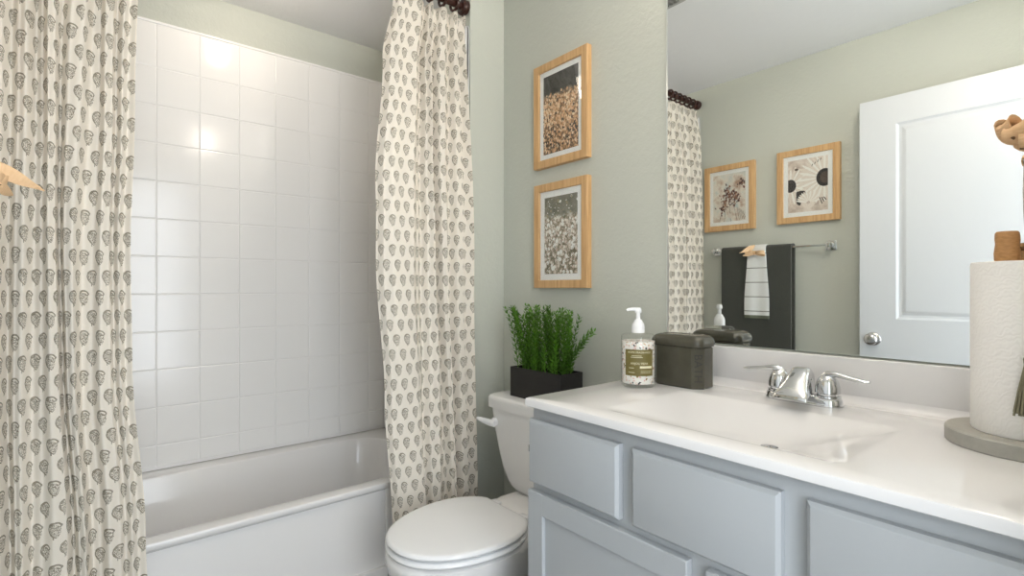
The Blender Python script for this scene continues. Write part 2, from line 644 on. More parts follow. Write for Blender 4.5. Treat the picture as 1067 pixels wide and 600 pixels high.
def lerp_fn(pts):
    pts = sorted(pts)
    def f(z):
        if z <= pts[0][0]:
            return pts[0][1]
        for (a, va), (b_, vb) in zip(pts, pts[1:]):
            if z <= b_:
                k = (z - a) / (b_ - a)
                k = k * k * (3 - 2 * k)
                return va + (vb - va) * k
        return pts[-1][1]
    return f
def yc_fn(z):
    return 1.752 - 0.068 * smooth(H + 1.12, H + 0.35, z) if False else 1.752 - 0.072 * (1 - smooth(H + 0.1, H + 1.12, z))
# right panel
f_r = [(0, -0.3), (0.05, 0.55), (0.12, 0.85), (0.22, 0.75), (0.33, 0.70), (0.385, -0.1), (0.43, -0.85), (0.47, 0.1), (0.52, 0.7), (0.575, -0.5), (0.60, -0.7),
       (0.65, 0.5), (0.685, 0.75), (0.73, -0.3), (0.76, -0.65), (0.81, 0.5), (0.86, 0.6), (0.90, -0.4), (0.93, -0.3), (1.0, 0.3)]
curtain('paisley print shower curtain gathered at the right end of the rod beside the toilet',
        lerp_fn([(0.33, 0.835), (0.80, 0.805), (H + 0.1, 0.772), (H + 0.36, 0.776), (H + 0.85, 0.826), (H + 1.08, 0.872), (2.4, 0.878)]),
        lerp_fn([(0.33, 1.200), (H, 1.182), (H + 0.8, 1.190), (2.4, 1.192)]),
        yc_fn, 0.031, f_r, 260, 0.325, Z_ROD - 0.036, [0.885, 0.965, 1.03, 1.085, 1.14, 1.18], 3)
# left panel
f_l = [(0, 0.3), (0.05, -0.8), (0.10, 0.7), (0.15, 0.9), (0.20, -0.9), (0.245, 0.3), (0.28, 0.8), (0.33, -0.9), (0.37, -0.2), (0.42, 0.9), (0.475, 0.5), (0.52, -0.9),
       (0.57, 0.5), (0.62, 1.0), (0.675, -0.9), (0.72, -0.5), (0.77, 0.8), (0.83, 0.3), (0.865, -0.6), (0.91, 0.4), (0.95, -0.3), (1.0, 0.2)]
curtain('paisley print shower curtain gathered at the left end of the rod by the towel wall',
        lerp_fn([(0, XL + 0.008), (2.4, XL + 0.02)]),
        lerp_fn([(0.1, 0.135), (0.5, 0.118), (H - 0.2, 0.088), (H + 0.1, 0.084), (H + 0.5, 0.094), (2.4, 0.112)]),
        lambda z: 1.752 - 0.016 * (1 - smooth(H + 0.3, H + 1.12, z)), 0.020, f_l, 300, 0.22, Z_ROD - 0.036, [-0.16, -0.11, -0.06, -0.01, 0.04, 0.085], 11, 0.021, 0.048)

# ------------------------------------------------------------------ toilet
def egg(cx, cy, af, ab, hw, z, n=40, flat=None):
    pts = []
    for i in range(n):
        a = 2 * PI * i / n
        c, s_ = math.cos(a), math.sin(a)
        x = cx - (af if c > 0 else ab) * c
        y = cy + hw * math.copysign(abs(s_) ** 0.92, s_)
        if flat is not None:
            x = min(x, flat)
        pts.append((x, y, z))
    return pts
def toilet():
    cy = 1.335
    t = thing('toilet', (1.0, cy, 0), 'white two-piece toilet with its lid closed next to the vanity', 'toilet')
    # tank: tapers and rounds in towards the bottom
    L = []
    for z, hw, xf in ((0.452, 0.085, 1.195), (0.458, 0.108, 1.186), (0.470, 0.128, 1.180), (0.490, 0.145, 1.177), (0.53, 0.168, 1.174), (0.60, 0.192, 1.171), (0.68, 0.214, 1.168), (0.742, 0.226, 1.167)):
        L.append(rrect((xf + 1.366) / 2, cy, (1.366 - xf) / 2, hw, 0.04, z, 8))
    MB().loft(L).build('tank', PORC, t, smooth=50)
    L = []
    for z, e, r in ((0.741, -0.006, 0.035), (0.743, 0.0, 0.04), (0.770, 0.002, 0.04), (0.780, 0.0, 0.04), (0.786, -0.006, 0.036), (0.788, -0.014, 0.03)):
        L.append(rrect((1.158 + 1.374) / 2, cy, (1.374 - 1.158) / 2 + min(e, 0), 0.237 + e, r, z, 8))
    MB().loft(L).build('tank_lid', PORC, t, smooth=50)
    # lever
    lv = MB()
    lv.lathe([(0, 0), (0.016, 0), (0.016, 0.008), (0.012, 0.014), (0, 0.014)], 20, Matrix.Translation((1.168, cy + 0.180, 0.690)) @ Matrix.Rotation(R(-90), 4, 'Y'))
    L = []
    for k, (x, y, z, h, w) in enumerate(((1.152, cy + 0.165, 0.687, 0.012, 0.007), (1.148, cy + 0.190, 0.688, 0.013, 0.008), (1.142, cy + 0.220, 0.691, 0.011, 0.007), (1.135, cy + 0.245, 0.695, 0.007, 0.004), (1.133, cy + 0.252, 0.696, 0.002, 0.002))):
        L.append([(x + w * math.cos(2 * PI * i / 12), y, z + h * math.sin(2 * PI * i / 12)) for i in range(12)])
    lv.loft(L)
    lv.build('flush_lever', PLASTIC, t)
    # bowl with pedestal
    L = []
    for z, cx, af, ab, hw in ((0.0, 0.98, 0.20, 0.24, 0.105), (0.03, 0.98, 0.195, 0.235, 0.10), (0.12, 0.98, 0.185, 0.23, 0.098), (0.20, 0.965, 0.20, 0.22, 0.115), (0.27, 0.925, 0.248, 0.21, 0.160),
                              (0.33, 0.905, 0.258, 0.205, 0.180), (0.37, 0.90, 0.262, 0.205, 0.188), (0.386, 0.90, 0.260, 0.205, 0.188), (0.392, 0.90, 0.246, 0.20, 0.176)):
        L.append(egg(cx + 0.018, cy, af, ab, hw, z * 1.06, 48))
    MB().loft(L).build('bowl', PORC, t, smooth=60)
    # shelf under the tank
    L = []
    for z, xf, hw in ((0.20, 1.10, 0.085), (0.34, 1.06, 0.11), (0.412, 1.05, 0.135), (0.446, 1.10, 0.10), (0.452, 1.12, 0.085)):
        L.append(rrect((xf + 1.35) / 2, cy, (1.35 - xf) / 2, hw, 0.04, z, 8))
    MB().loft(L).build('tank_shelf', PORC, t, smooth=60)
    # seat and lid
    def slab(z0, z1, g, dome=0.0):
        L = []
        for z, e in ((z0, -0.008), (z0 + 0.003, -0.001), ((z0 + z1) / 2, 0.002), (z1 - 0.004, -0.001), (z1 - 0.001, -0.006), (z1, -0.013)):
            L.append(egg(0.912, cy, 0.252 + g + e, 0.195 + e, 0.188 + g + e, z, 56, 1.075 + e))
        if dome:
            L.append(egg(0.905, cy, 0.19, 0.13, 0.12, z1 + dome, 56, 1.04))
        return MB().loft(L)
    slab(0.417, 0.436, 0.001).build('seat', PLASTIC, t, smooth=50)
    slab(0.439, 0.458, 0.0, 0.003).build('seat_lid', PLASTIC, t, smooth=50)
    for s in (-1, 1):
        MB().box(1.068, 1.104, cy + s * 0.075 - 0.022, cy + s * 0.075 + 0.022, 0.414, 0.449, 0.007).build('hinge', PLASTIC, t)
toilet()

# ------------------------------------------------------------------ vanity cabinet
ZT = H - 0.268                 # counter top height
CX0, CY0, CY1 = 0.820, -0.060, 0.949
FX = 0.8445                    # face frame
YV0, YV1 = -0.020, 0.9415
def vanity():
    t = thing('vanity_cabinet', (1.1, 0.47, 0), 'pale grey bathroom vanity cabinet with slab drawers over panelled doors', 'vanity cabinet')
    mb = MB().box(FX, FX + 0.02, YV0, YV1, 0.10, ZT - 0.0215, 0.0015)
    mb.box(FX + 0.0195, 1.366, YV1 - 0.016, YV1 - 0.0001, 0.10, ZT - 0.0215)
    mb.box(FX + 0.0195, 1.366, YV0 + 0.0001, YV0 + 0.016, 0.10, ZT - 0.0215)
    mb.box(FX + 0.0195, 1.366, YV0 + 0.016, YV1 - 0.016, 0.10, 0.116)
    mb.box(1.354, 1.366, YV0 + 0.016, YV1 - 0.016, 0.116, ZT - 0.0215)
    mb.box(FX + 0.06, 1.366, YV0 + 0.002, YV1 - 0.002, 0.0, 0.10)
    mb.build('cabinet_body', CAB, t)
    def slab_front(y0, y1, z0, z1):
        L = []
        for d, e in ((0.0, 0.0), (0.013, 0.0), (0.019, 0.006), (0.0195, 0.0075)):
            x = FX - d - 0.0005
            L.append([(x, y0 + e, z0 + e), (x, y1 - e, z0 + e), (x, y1 - e, z1 - e), (x, y0 + e, z1 - e)])
        return MB().loft(L)
    zt, zb = H - 0.3187, H - 0.4736
    for y0, y1 in ((0.665, 0.940), (0.348, 0.6315), (0.027, 0.310)):
        slab_front(y0, y1, zt - (zt - zb), zt).build('drawer_front', CAB, t, smooth=20)
    dz0, dz1 = 0.13, H - 0.491
    for y0, y1 in ((0.508, 0.940), (0.027, 0.472)):
        mb = MB()
        w = 0.052
        xa, xb = FX - 0.0195, FX - 0.0005
        bv = 0.0025
        mb.box(xa, xb, y0, y0 + w, dz0, dz1, bv)
        mb.box(xa, xb, y1 - w, y1, dz0, dz1, bv)
        mb.box(xa + 0.0002, xb, y0 + w - 0.004, y1 - w + 0.004, dz1 - w, dz1 - 0.0002, bv)
        mb.box(xa + 0.0002, xb, y0 + w - 0.004, y1 - w + 0.004, dz0 + 0.0002, dz0 + w, bv)
        d = mb.build('door', CAB, t, smooth=20)
        mb = MB().box(FX - 0.0105, FX - 0.0007, y0 + w - 0.006, y1 - w + 0.006, dz0 + w - 0.006, dz1 - w + 0.006)
        mb.build('door_panel', CAB, d)
    for z in (H - 0.395,):
        MB().box(FX - 0.012, FX + 0.02, YV1, YV1 + 0.006, z - 0.008, z + 0.008, 0.001).build('bumper', NICKEL, t)
vanity()

# ------------------------------------------------------------------ countertop with moulded basin
BAS = (0.880, 1.195, 0.278, 0.746)      # basin x0,x1,y0,y1
def countertop():
    t = thing('countertop', (1.1, 0.47, ZT - 0.0215), 'white cultured marble countertop with a shallow moulded sink basin', 'countertop')
    x0, x1, y0, y1 = CX0, 1.3755, CY0, CY1
    cx, cy, hx, hy = (x0 + x1) / 2, (y0 + y1) / 2, (x1 - x0) / 2, (y1 - y0) / 2
    bx, by, bhx, bhy = (BAS[0] + BAS[1]) / 2, (BAS[2] + BAS[3]) / 2, (BAS[1] - BAS[0]) / 2, (BAS[3] - BAS[2]) / 2
    L = [rrect(cx, cy, hx - 0.004, hy - 0.004, 0.006, ZT - 0.0215, 10)]
    L.append(rrect(cx, cy, hx, hy, 0.006, ZT - 0.019, 10))
    L.append(rrect(cx, cy, hx, hy, 0.006, ZT - 0.006, 10))
    L.append(rrect(cx, cy, hx - 0.002, hy - 0.002, 0.006, ZT - 0.002, 10))
    L.append(rrect(cx, cy, hx - 0.007, hy - 0.007, 0.006, ZT, 10))
    for e, z, r in ((-0.006, 0.0, 0.03), (0.0, -0.0006, 0.03), (0.006, -0.0025, 0.03), (0.016, -0.006, 0.04), (0.05, -0.019, 0.05), (0.09, -0.034, 0.06), (0.12, -0.043, 0.04), (0.135, -0.045, 0.03)):
        L.append(rrect(bx, by, bhx - e, bhy - e * 1.25, r, ZT + z, 10))
    MB().loft(L, False, True).build('counter_slab', MARBLE, t, smooth=40)
    mb = MB().box(1.3565, 1.3755, y0, y1 - 0.002, ZT - 0.001, H - 0.1615, 0.003)
    # cove between slab and splash
    L = []
    for y in (y0 + 0.002, y1 - 0.004):
        L.append([(1.3575 - 0.026 + 0.026 * math.sin(a * PI / 10), y, ZT + 0.026 - 0.026 * math.cos(a * PI / 10) - 0.0002) for a in range(6)] + [(1.359, y, ZT - 0.0008)])
    mb.loft(L)
    mb.build('backsplash', MARBLE, t)
    mb = MB().lathe([(0.0, 0), (0.016, 0), (0.016, 0.002), (0.010, 0.003), (0.0, 0.003)], 24, Matrix.Translation((bx - 0.01, by - 0.06, ZT - 0.0452)))
    mb.build('sink_drain', CHROME, t)
countertop()

# ------------------------------------------------------------------ mirror
def mirror():
    y0, y1, z0, z1 = -0.05, 0.916, H - 0.158, H + 0.95
    m = thing('wall_mirror', (XR, 0.45, z0), 'large frameless wall mirror above the vanity backsplash', 'mirror')
    L = []
    for x, e in ((XR - 0.0005, 0.0), (XR - 0.0052, 0.0), (XR - 0.006, 0.0045)):
        g = min(e, 0.0008)
        L.append([(x, y0 + g, z0 + g), (x, y1 - e, z0 + g), (x, y1 - e, z1 - g), (x, y0 + g, z1 - g)])
    MB().loft(L, True, False).build('glass_edge', MIRROR_EDGE, m, smooth=0)
    x = XR - 0.006
    e, g = 0.0045, 0.0008
    MB().poly([(x, y0 + g, z0 + g), (x, y0 + g, z1 - g), (x, y1 - e, z1 - g), (x, y1 - e, z0 + g)]).build('mirror_face', MIRROR, m, smooth=0)
mirror()

# ------------------------------------------------------------------ faucet
def faucet():
    fx, fy, z = 1.283, 0.488, ZT
    t = thing('faucet', (fx, fy, z), 'chrome two-handle centerset faucet behind the sink basin', 'faucet')
    L = []
    for zz, e in ((0.0, 0.0), (0.004, 0.0005), (0.016, -0.002), (0.022, -0.005), (0.024, -0.010)):
        L.append(rrect(fx, fy, 0.028 + e, 0.083 + e, 0.028 + e, z + zz, 10))
    MB().loft(L).build('base_plate', CHROME, t, smooth=50)
    # spout: a broad tongue that drops from the ridge between the handles to a wide front lip
    L = []
    path = [(1.338, 0.022, 0.020, 0.004), (1.336, 0.050, 0.019, 0.006), (1.328, 0.066, 0.0195, 0.010), (1.314, 0.0715, 0.0205, 0.014), (1.298, 0.069, 0.0215, 0.0165), (1.278, 0.060, 0.0235, 0.016), (1.256, 0.048, 0.026, 0.0135), (1.236, 0.037, 0.0320, 0.011), (1.222, 0.030, 0.036, 0.0085), (1.216, 0.026, 0.0375, 0.006), (1.2145, 0.023, 0.0365, 0.003)]
    for i, (x, h, w, th) in enumerate(path):
        a, c = path[max(i - 1, 0)], path[min(i + 1, len(path) - 1)]
        d = Vector((c[0] - a[0], c[1] - a[1])).normalized()
        nx, nz = -d.y, d.x
        if nz > 0:
            nx, nz = -nx, -nz
        sp = []
        for k in range(24):
            ca, sa = math.cos(2 * PI * k / 24), math.sin(2 * PI * k / 24)
            sa = math.copysign(abs(sa) ** 0.8, sa)
            dep = th * (1.0 if sa < 0 else 1.5)
            sp.append((x - 0.034 + nx * dep * sa, fy - 0.010 * smooth(1.33, 1.22, x) + w * math.copysign(abs(ca) ** 0.55, ca), z + max(h + nz * dep * sa, 0.010)))
        L.append(sp)
    mb = MB().loft(L)
    L = []
    for zz, xa, hw in ((0.018, 1.286, 0.026), (0.035, 1.292, 0.022), (0.055, 1.300, 0.019)):
        L.append(rrect((xa + 1.34) / 2 - 0.034, fy, (1.34 - xa) / 2, hw, 0.016, z + zz, 8))
    mb.loft(L)
    mb.build('spout', CHROME, t, smooth=50)
    for s in (-1, 1):
        hy = fy + s * 0.052
        M = Matrix.Translation((fx, hy, z + 0.023))
        h = MB().lathe([(0, 0), (0.0265, 0), (0.0262, 0.003), (0.0215, 0.0045), (0.0215, 0.0075), (0.0255, 0.0095), (0.025, 0.022), (0.021, 0.036), (0.015, 0.045), (0.010, 0.049), (0.0, 0.050)], 32, M).build('handle', CHROME, t, smooth=50)
        # lever: leaves the top sideways, dips slightly, ends in a rounded paddle
        L = []
        for d, zz, w, th in ((-0.012, 0.046, 0.008, 0.004), (0.0, 0.051, 0.0115, 0.0080), (0.018, 0.052, 0.0095, 0.0065), (0.040, 0.048, 0.0085, 0.0055), (0.062, 0.045, 0.0100, 0.0050), (0.076, 0.044, 0.0100, 0.0042), (0.083, 0.044, 0.006, 0.003)):
            L.append([(fx - 0.006 * max(d, 0) / 0.08 + w * math.cos(2 * PI * k / 16), hy + s * d, z + 0.023 + zz + th * math.sin(2 * PI * k / 16)) for k in range(16)])
        MB().loft(L).build('lever', CHROME, h, smooth=50)
faucet()

# ------------------------------------------------------------------ soap bottle
def soap_bottle():
    bx, by, z, r = 1.157, 0.860, ZT, 0.0455
    t = thing('soap_bottle', (bx, by, z), 'clear glass pump soap bottle with an olive label on the counter', 'soap bottle')
    T = Matrix.Translation((bx, by, z))
    MB().lathe([(0.0, 0.001), (0.042, 0.001), (0.0455, 0.005), (0.0455, 0.136), (0.044, 0.140), (0.040, 0.1425), (0.020, 0.145), (0.016, 0.148), (0.0155, 0.154)], 48, T, cap=False).build('bottle_glass', GLASS, t, smooth=50)
    n = NT('floral_speckle_wrap')
    c = n.coord()
    sp = n.voro(c, 230, out='Color')
    sx = n.n('ShaderNodeSeparateColor')
    n.link(sp.s, sx.inputs[0])
    col = n.ramp(E_(n, sx.outputs[0]), [(0.0, lin(240, 238, 232)), (0.46, lin(240, 236, 228)), (0.52, lin(206, 178, 146)), (0.60, lin(240, 236, 230)), (0.76, lin(150, 122, 70)), (0.80, lin(226, 190, 180)), (0.88, lin(40, 40, 46)), (0.93, lin(242, 240, 236))])
    col.node.color_ramp.interpolation = 'CONSTANT'
    n.set(col, 0.35)
    MB().lathe([(0.0, 0.011), (0.0432, 0.011), (0.0438, 0.016), (0.0438, 0.124), (0.0, 0.124)], 48, T).build('speckled_wrap', n.m, t, smooth=50)
    # label: curved patch towards the room
    a_mid = math.atan2(-by + 0.06, -bx) + 0.10
    rl = r + 0.0008
    lab = simple('olive_label_paper', lin(112, 102, 52), 0.5)
    inkm = simple('cream_label_ink', lin(232, 226, 196), 0.5)
    mb = MB()
    za, zb, hw = 0.034, 0.104, 0.86
    L = []
    for i in range(25):
        a = a_mid - hw + 2 * hw * i / 24
        p = lambda rr, zz: (bx + rr * math.cos(a), by + rr * math.sin(a), z + zz)
        L.append([p(rl - 0.0006, za), p(rl, za), p(rl, zb), p(rl - 0.0006, zb)])
    mb.loft(L)
    lo = mb.build('label', lab, t, smooth=40)
    mb = MB()
    def wrap_bm(tb, zc, ang=0.0):
        bmesh.ops.subdivide_edges(tb, edges=tb.edges[:], cuts=1)
        for v in tb.verts:
            u, w = v.co.x, v.co.y
            a = a_mid + ang + u / rl
            v.co = Vector((bx + (rl + 0.0004) * math.cos(a), by + (rl + 0.0004) * math.sin(a), z + zc + w))
        mb._merge(tb)
    def word(txt, size, zc, ang=0.0):
        wrap_bm(text_mesh(txt, size), zc, ang)
    def bar(w, h, zc, ang=0.0):
        tb = bmesh.new()
        bmesh.ops.create_grid(tb, x_segments=8, y_segments=1, size=0.5)
        bmesh.ops.scale(tb, vec=(w, h, 1), verts=tb.verts)
        for v in tb.verts:
            a = a_mid + ang + v.co.x / rl
            v.co = Vector((bx + (rl + 0.0004) * math.cos(a), by + (rl + 0.0004) * math.sin(a), z + zc + v.co.y))
        mb._merge(tb)
    word('HOME FRAGRANCE', 0.0070, 0.0965)
    bar(0.026, 0.0012, 0.0875, -0.15)
    bar(0.032, 0.0012, 0.0835, -0.15)
    word('ANJOU PEAR', 0.0082, 0.067)
    bar(0.034, 0.006, 0.0575, 0.40)
    bar(0.014, 0.0014, 0.055, -0.45)
    bar(0.030, 0.0008, 0.047, 0.40)
    bar(0.030, 0.0008, 0.043, 0.40)
    bar(0.018, 0.0012, 0.043, -0.45)
    mb.build('lettering', inkm, lo, smooth=0)
    # pump
    p = MB().lathe([(0.0, 0.146), (0.0175, 0.146), (0.0175, 0.162), (0.016, 0.170), (0.012, 0.176), (0.010, 0.181), (0.0062, 0.183), (0.0055, 0.203), (0.0, 0.203)], 28, T).build('pump', PLASTIC, t, smooth=40)
    mb = MB().lathe([(0.0, 0.200), (0.0085, 0.200), (0.0095, 0.203), (0.0085, 0.211), (0.006, 0.214), (0.0, 0.214)], 24, T)
    d = Vector((-0.77, 0.64, 0))
    c0 = Vector((bx, by, z + 0.209))
    mb.tube([c0, c0 + d * 0.014 + Vector((0, 0, 0.001)), c0 + d * 0.027, c0 + d * 0.031 + Vector((0, 0, -0.003))], [0.0055, 0.005, 0.0042, 0.0036], 12)
    mb.build('nozzle', PLASTIC, p)
soap_bottle()

# ------------------------------------------------------------------ ceramic jar
def jar():
    jx, jy, z = 1.268, 0.793, ZT
    t = thing('lidded_jar', (jx, jy, z), 'dark olive-grey glazed eight-sided jar with a lid behind the soap bottle', 'jar')
    n = NT('olive_grey_glaze')
    c = n.coord()
    n.set(n.mix(n.noise(c, 30, 3), lin(66, 64, 54), lin(84, 82, 70)), 0.10)
    def octo(hx, hy, ch, z):
        p = [(hx, hy - ch), (hx - ch, hy), (-hx + ch, hy), (-hx, hy - ch), (-hx, -hy + ch), (-hx + ch, -hy), (hx - ch, -hy), (hx, -hy + ch)]
        return [(jx + a, jy + b_, z) for a, b_ in p]
    def rocto(e, z, hx=0.045, hy=0.0775, ch=0.024):
        return octo(hx + e, hy + e, ch + e * 0.5, ZT + z)
    body = MB().loft([rocto(-0.003, 0.0), rocto(0.0, 0.003), rocto(0.0, 0.108), rocto(-0.002, 0.1095)]).build('jar_body', n.m, t, smooth=25)
    L = [rrect(jx, jy, 0.045 + e, 0.0775 + e, 0.024 + e * 0.5, z + zz, 8) for e, zz in ((-0.004, 0.1097), (0.0005, 0.1107), (0.0025, 0.117), (0.0025, 0.124), (-0.001, 0.132), (-0.008, 0.138), (-0.018, 0.141), (-0.024, 0.1415), (-0.026, 0.140), (-0.034, 0.140))]
    MB().loft(L).build('jar_lid', n.m, t, smooth=50)
    # pressed vertical lettering on the chamfered corner
    mb = MB()
    tb = text_mesh('BATH', 0.030)
    nrm = Vector((-1, -1, 0)).normalized()
    cen = Vector((jx - 0.045 + 0.012, jy - 0.0775 + 0.012, z + 0.055)) + nrm * 0.0012
    right = Vector((0, 0, -1))
    up = nrm.cross(right)
    for v in tb.verts:
        v.co = cen + right * v.co.x + up * v.co.y
    mb._merge(tb)
    mb.build('lettering', simple('dark_pressed_letter', lin(30, 28, 22), 0.6), body, smooth=0)
jar()

# ------------------------------------------------------------------ planter on the tank
def planter():
    x0, x1, y0, y1 = 1.212, 1.325, 1.218, 1.482
    z = 0.7885
    t = thing('potted_plant', ((x0 + x1) / 2, (y0 + y1) / 2, z), 'bushy green artificial rosemary in a black trough on the toilet tank', 'potted plant')
    bk = NT('black_trough_wood')
    c = bk.coord()
    bk.set(bk.mix(bk.noise(bk.scale(c, (40, 4, 40)), 2, 3), lin(18, 17, 17), lin(36, 34, 33)), 0.6)
    cx, cy, hx, hy = (x0 + x1) / 2, (y0 + y1) / 2, (x1 - x0) / 2, (y1 - y0) / 2
    L = [rrect(cx, cy, hx, hy, 0.003, z, 4), rrect(cx, cy, hx, hy, 0.003, z + 0.108, 4), rrect(cx, cy, hx - 0.008, hy - 0.008, 0.002, z + 0.108, 4), rrect(cx, cy, hx - 0.008, hy - 0.008, 0.002, z + 0.09, 4)]
    MB().loft(L).build('trough', bk.m, t, smooth=25)
    gm = NT('rosemary_green')
    oi = gm.n('ShaderNodeObjectInfo')
    c = gm.coord()
    gm.set(gm.mix((gm.noise(c, 60, 2) * 0.7 + E_(gm, oi.outputs['Random']) * 0.4).mn(1.0), lin(14, 42, 8), lin(112, 166, 54)), 0.45)
    rng = random.Random(21)
    ns = 58
    for k in range(ns):
        fy = (k + 0.5) / ns
        by = y0 + 0.02 + (y1 - y0 - 0.04) * ((k * 0.618) % 1.0)
        bx_ = x0 + 0.022 + (x1 - x0 - 0.05) * rng.random()
        q = (by - cy) / hy
        ht = 0.20 + 0.055 * rng.random()
        lean_y = q * 0.035 + rng.uniform(-0.028, 0.028)
        lean_x = rng.uniform(-0.05, 0.015)
        if k in (4, 17):                     # two stray sprigs towards the mirror
            by, lean_y, ht, lean_x = y0 + 0.03, -0.135, 0.19, -0.01
        if k == 30:
            by, lean_y, ht, lean_x = y0 + 0.03, -0.10, 0.14, 0.0
        if k in (9, 22):
            by, lean_y, ht, lean_x = y1 - 0.03, 0.05, 0.24, -0.02
        base = Vector((bx_, by, z + 0.09))
        pts = []
        for i in range(13):
            f = i / 12
            pts.append(base + Vector((lean_x * f ** 1.6 + 0.004 * math.sin(5 * f + k), lean_y * f ** 1.5 + 0.004 * math.cos(4 * f + k), ht * f * (1 - 0.06 * f * abs(lean_y) * 10))))
        for p in pts:
            p.x = min(p.x, 1.352)
        mb = MB().tube(pts, [0.0016 * (1 - 0.6 * i / 12) for i in range(13)], 5)
        t_ = bmesh.new()
        nl = 60
        for i in range(nl):
            f = 0.08 + 0.92 * i / nl
            u = f * 12
            i0 = min(int(u), 11)
            p = pts[i0].lerp(pts[i0 + 1], u - i0)
            d = (pts[i0 + 1] - pts[i0]).normalized()
            a = i * 2.4 + k
            side = d.cross(Vector((math.cos(a), math.sin(a), 0.3))).normalized()
            ln = 0.025 * (1 - 0.45 * f) * rng.uniform(0.8, 1.15)
            out = (side + d * 0.55).normalized()
            w = d.cross(side).normalized() * 0.0038
            tip = p + out * ln + d * ln * 0.25
            mid_ = p + out * ln * 0.5
            if tip.x > 1.374 or mid_.x > 1.374:
                continue
            v = [t_.verts.new(q_) for q_ in (p - w * 0.4, mid_ - w, tip, mid_ + w, p + w * 0.4, mid_ + d * 0.0012)]
            t_.faces.new((v[0], v[1], v[5]))
            t_.faces.new((v[1], v[2], v[5]))
            t_.faces.new((v[2], v[3], v[5]))
            t_.faces.new((v[3], v[4], v[5]))
            t_.faces.new((v[4], v[0], v[5]))
        mb._merge(t_)
        mb.build('stem', gm.m, t, smooth=60)
planter()

# ------------------------------------------------------------------ framed prints
def field_mat(name, dark, cols, horizon):
    """meadow of seed heads: dark out-of-focus band above, dense heads below"""
    n = NT(name)
    c = n.coord('UV')
    x, y, _ = n.xyz(c)
    yy = y + n.noise(c, 7, 2) * 0.12 - 0.06
    mask = n.step(yy, horizon + 0.05, horizon - 0.05)
    v = n.voro(n.scale(c, (1.0, 1.0, 1)), 30, out='Color')
    sp = n.n('ShaderNodeSeparateColor')
    n.link(v.s, sp.inputs[0])
    d = n.voro(c, 30)
    fine = n.noise(c, 40, 3, 0.7)
    low = n.step(y, 0.0, horizon)
    base = n.ramp((E_(n, sp.outputs[0]) * 0.55 + fine * 0.55 + low * 0.15 - d * 0.35), cols)
    dk = n.mix(n.noise(c, 9, 3), dark[0], dark[1])
    n.set(n.mix(mask, dk, base), 0.6)
    return n.m
def blur_mat(name, a, b_, c_):
    n = NT(name)
    c = n.coord('UV')
    n.set(n.ramp(n.noise(c, 4.5, 3, 0.55), [(0.3, a), (0.5, b_), (0.68, c_)]), 0.6)
    return n.m

MAT_BOARD = simple('white_mat_board', lin(250, 250, 250), 0.7)
def picture(label, side, y0, y1, z0, z1, mw, pmat, art=None, fw=0.030):
    """side +1: hangs on the mirror wall (faces -x), -1: on the towel wall (faces +x)"""
    xw = XR if side > 0 else XL
    n = -side
    D = 0.024
    t = thing('framed_print', (xw, (y0 + y1) / 2, z0), label, 'picture', 'framed botanical prints')
    def bx(mb, d0, d1, ya, yb, za, zb, bev=0):
        xs = sorted((xw + n * d0, xw + n * d1))
        return mb.box(xs[0], xs[1], ya, yb, za, zb, bev)
    L = []
    for d, e in ((0.0005, 0.0), (D - 0.001, 0.0), (D, 0.001), (D, fw - 0.002), (D - 0.002, fw), (0.010, fw)):
        x = xw + n * d
        L.append([(x, y0 + e, z0 + e), (x, y1 - e, z0 + e), (x, y1 - e, z1 - e), (x, y0 + e, z1 - e)])
    MB().loft(L, True, False).build('frame', OAK, t, smooth=20)
    mb = MB()
    bx(mb, 0.004, 0.0150, y0 + fw - 0.003, y1 - fw + 0.003, z0 + fw - 0.003, z1 - fw + 0.003)
    mb.build('mat_board', MAT_BOARD, t, smooth=0)
    ya, yb, za, zb = y0 + fw + mw, y1 - fw - mw, z0 + fw + mw, z1 - fw - mw
    x = xw + n * 0.0154
    bm = bmesh.new()
    uvl = bm.loops.layers.uv.new('UVMap')
    asp = (yb - ya) / (zb - za)
    # u runs left to right for someone in front of the print
    def pt(u, v, lift=0.0):
        yy = (yb + (ya - yb) * u)
        return Vector((x + n * lift, yy, za + (zb - za) * v)) - t.location
    def face(uvs, mi=0, lift=0.0):
        f = bm.faces.new([bm.verts.new(pt(u, v, lift)) for u, v in uvs])
        f.material_index = mi
        for lp, (u, v) in zip(f.loops, uvs):
            lp[uvl].uv = (u * asp, v)
        return f
    face([(0, 0), (1, 0), (1, 1), (0, 1)])
    mats = [pmat]
    if art:
        mats += art(face, asp)
    me = bpy.data.meshes.new('print')
    bm.to_mesh(me)
    bm.free()
    for m in mats:
        me.materials.append(m)
    o = bpy.data.objects.new('print', me)
    COL.objects.link(o)
    o.parent = t
    mb = MB()
    bx(mb, 0.0185, 0.0205, y0 + fw - 0.002, y1 - fw + 0.002, z0 + fw - 0.002, z1 - fw + 0.002)
    mb.build('glass_pane', GLASS, t, smooth=0)

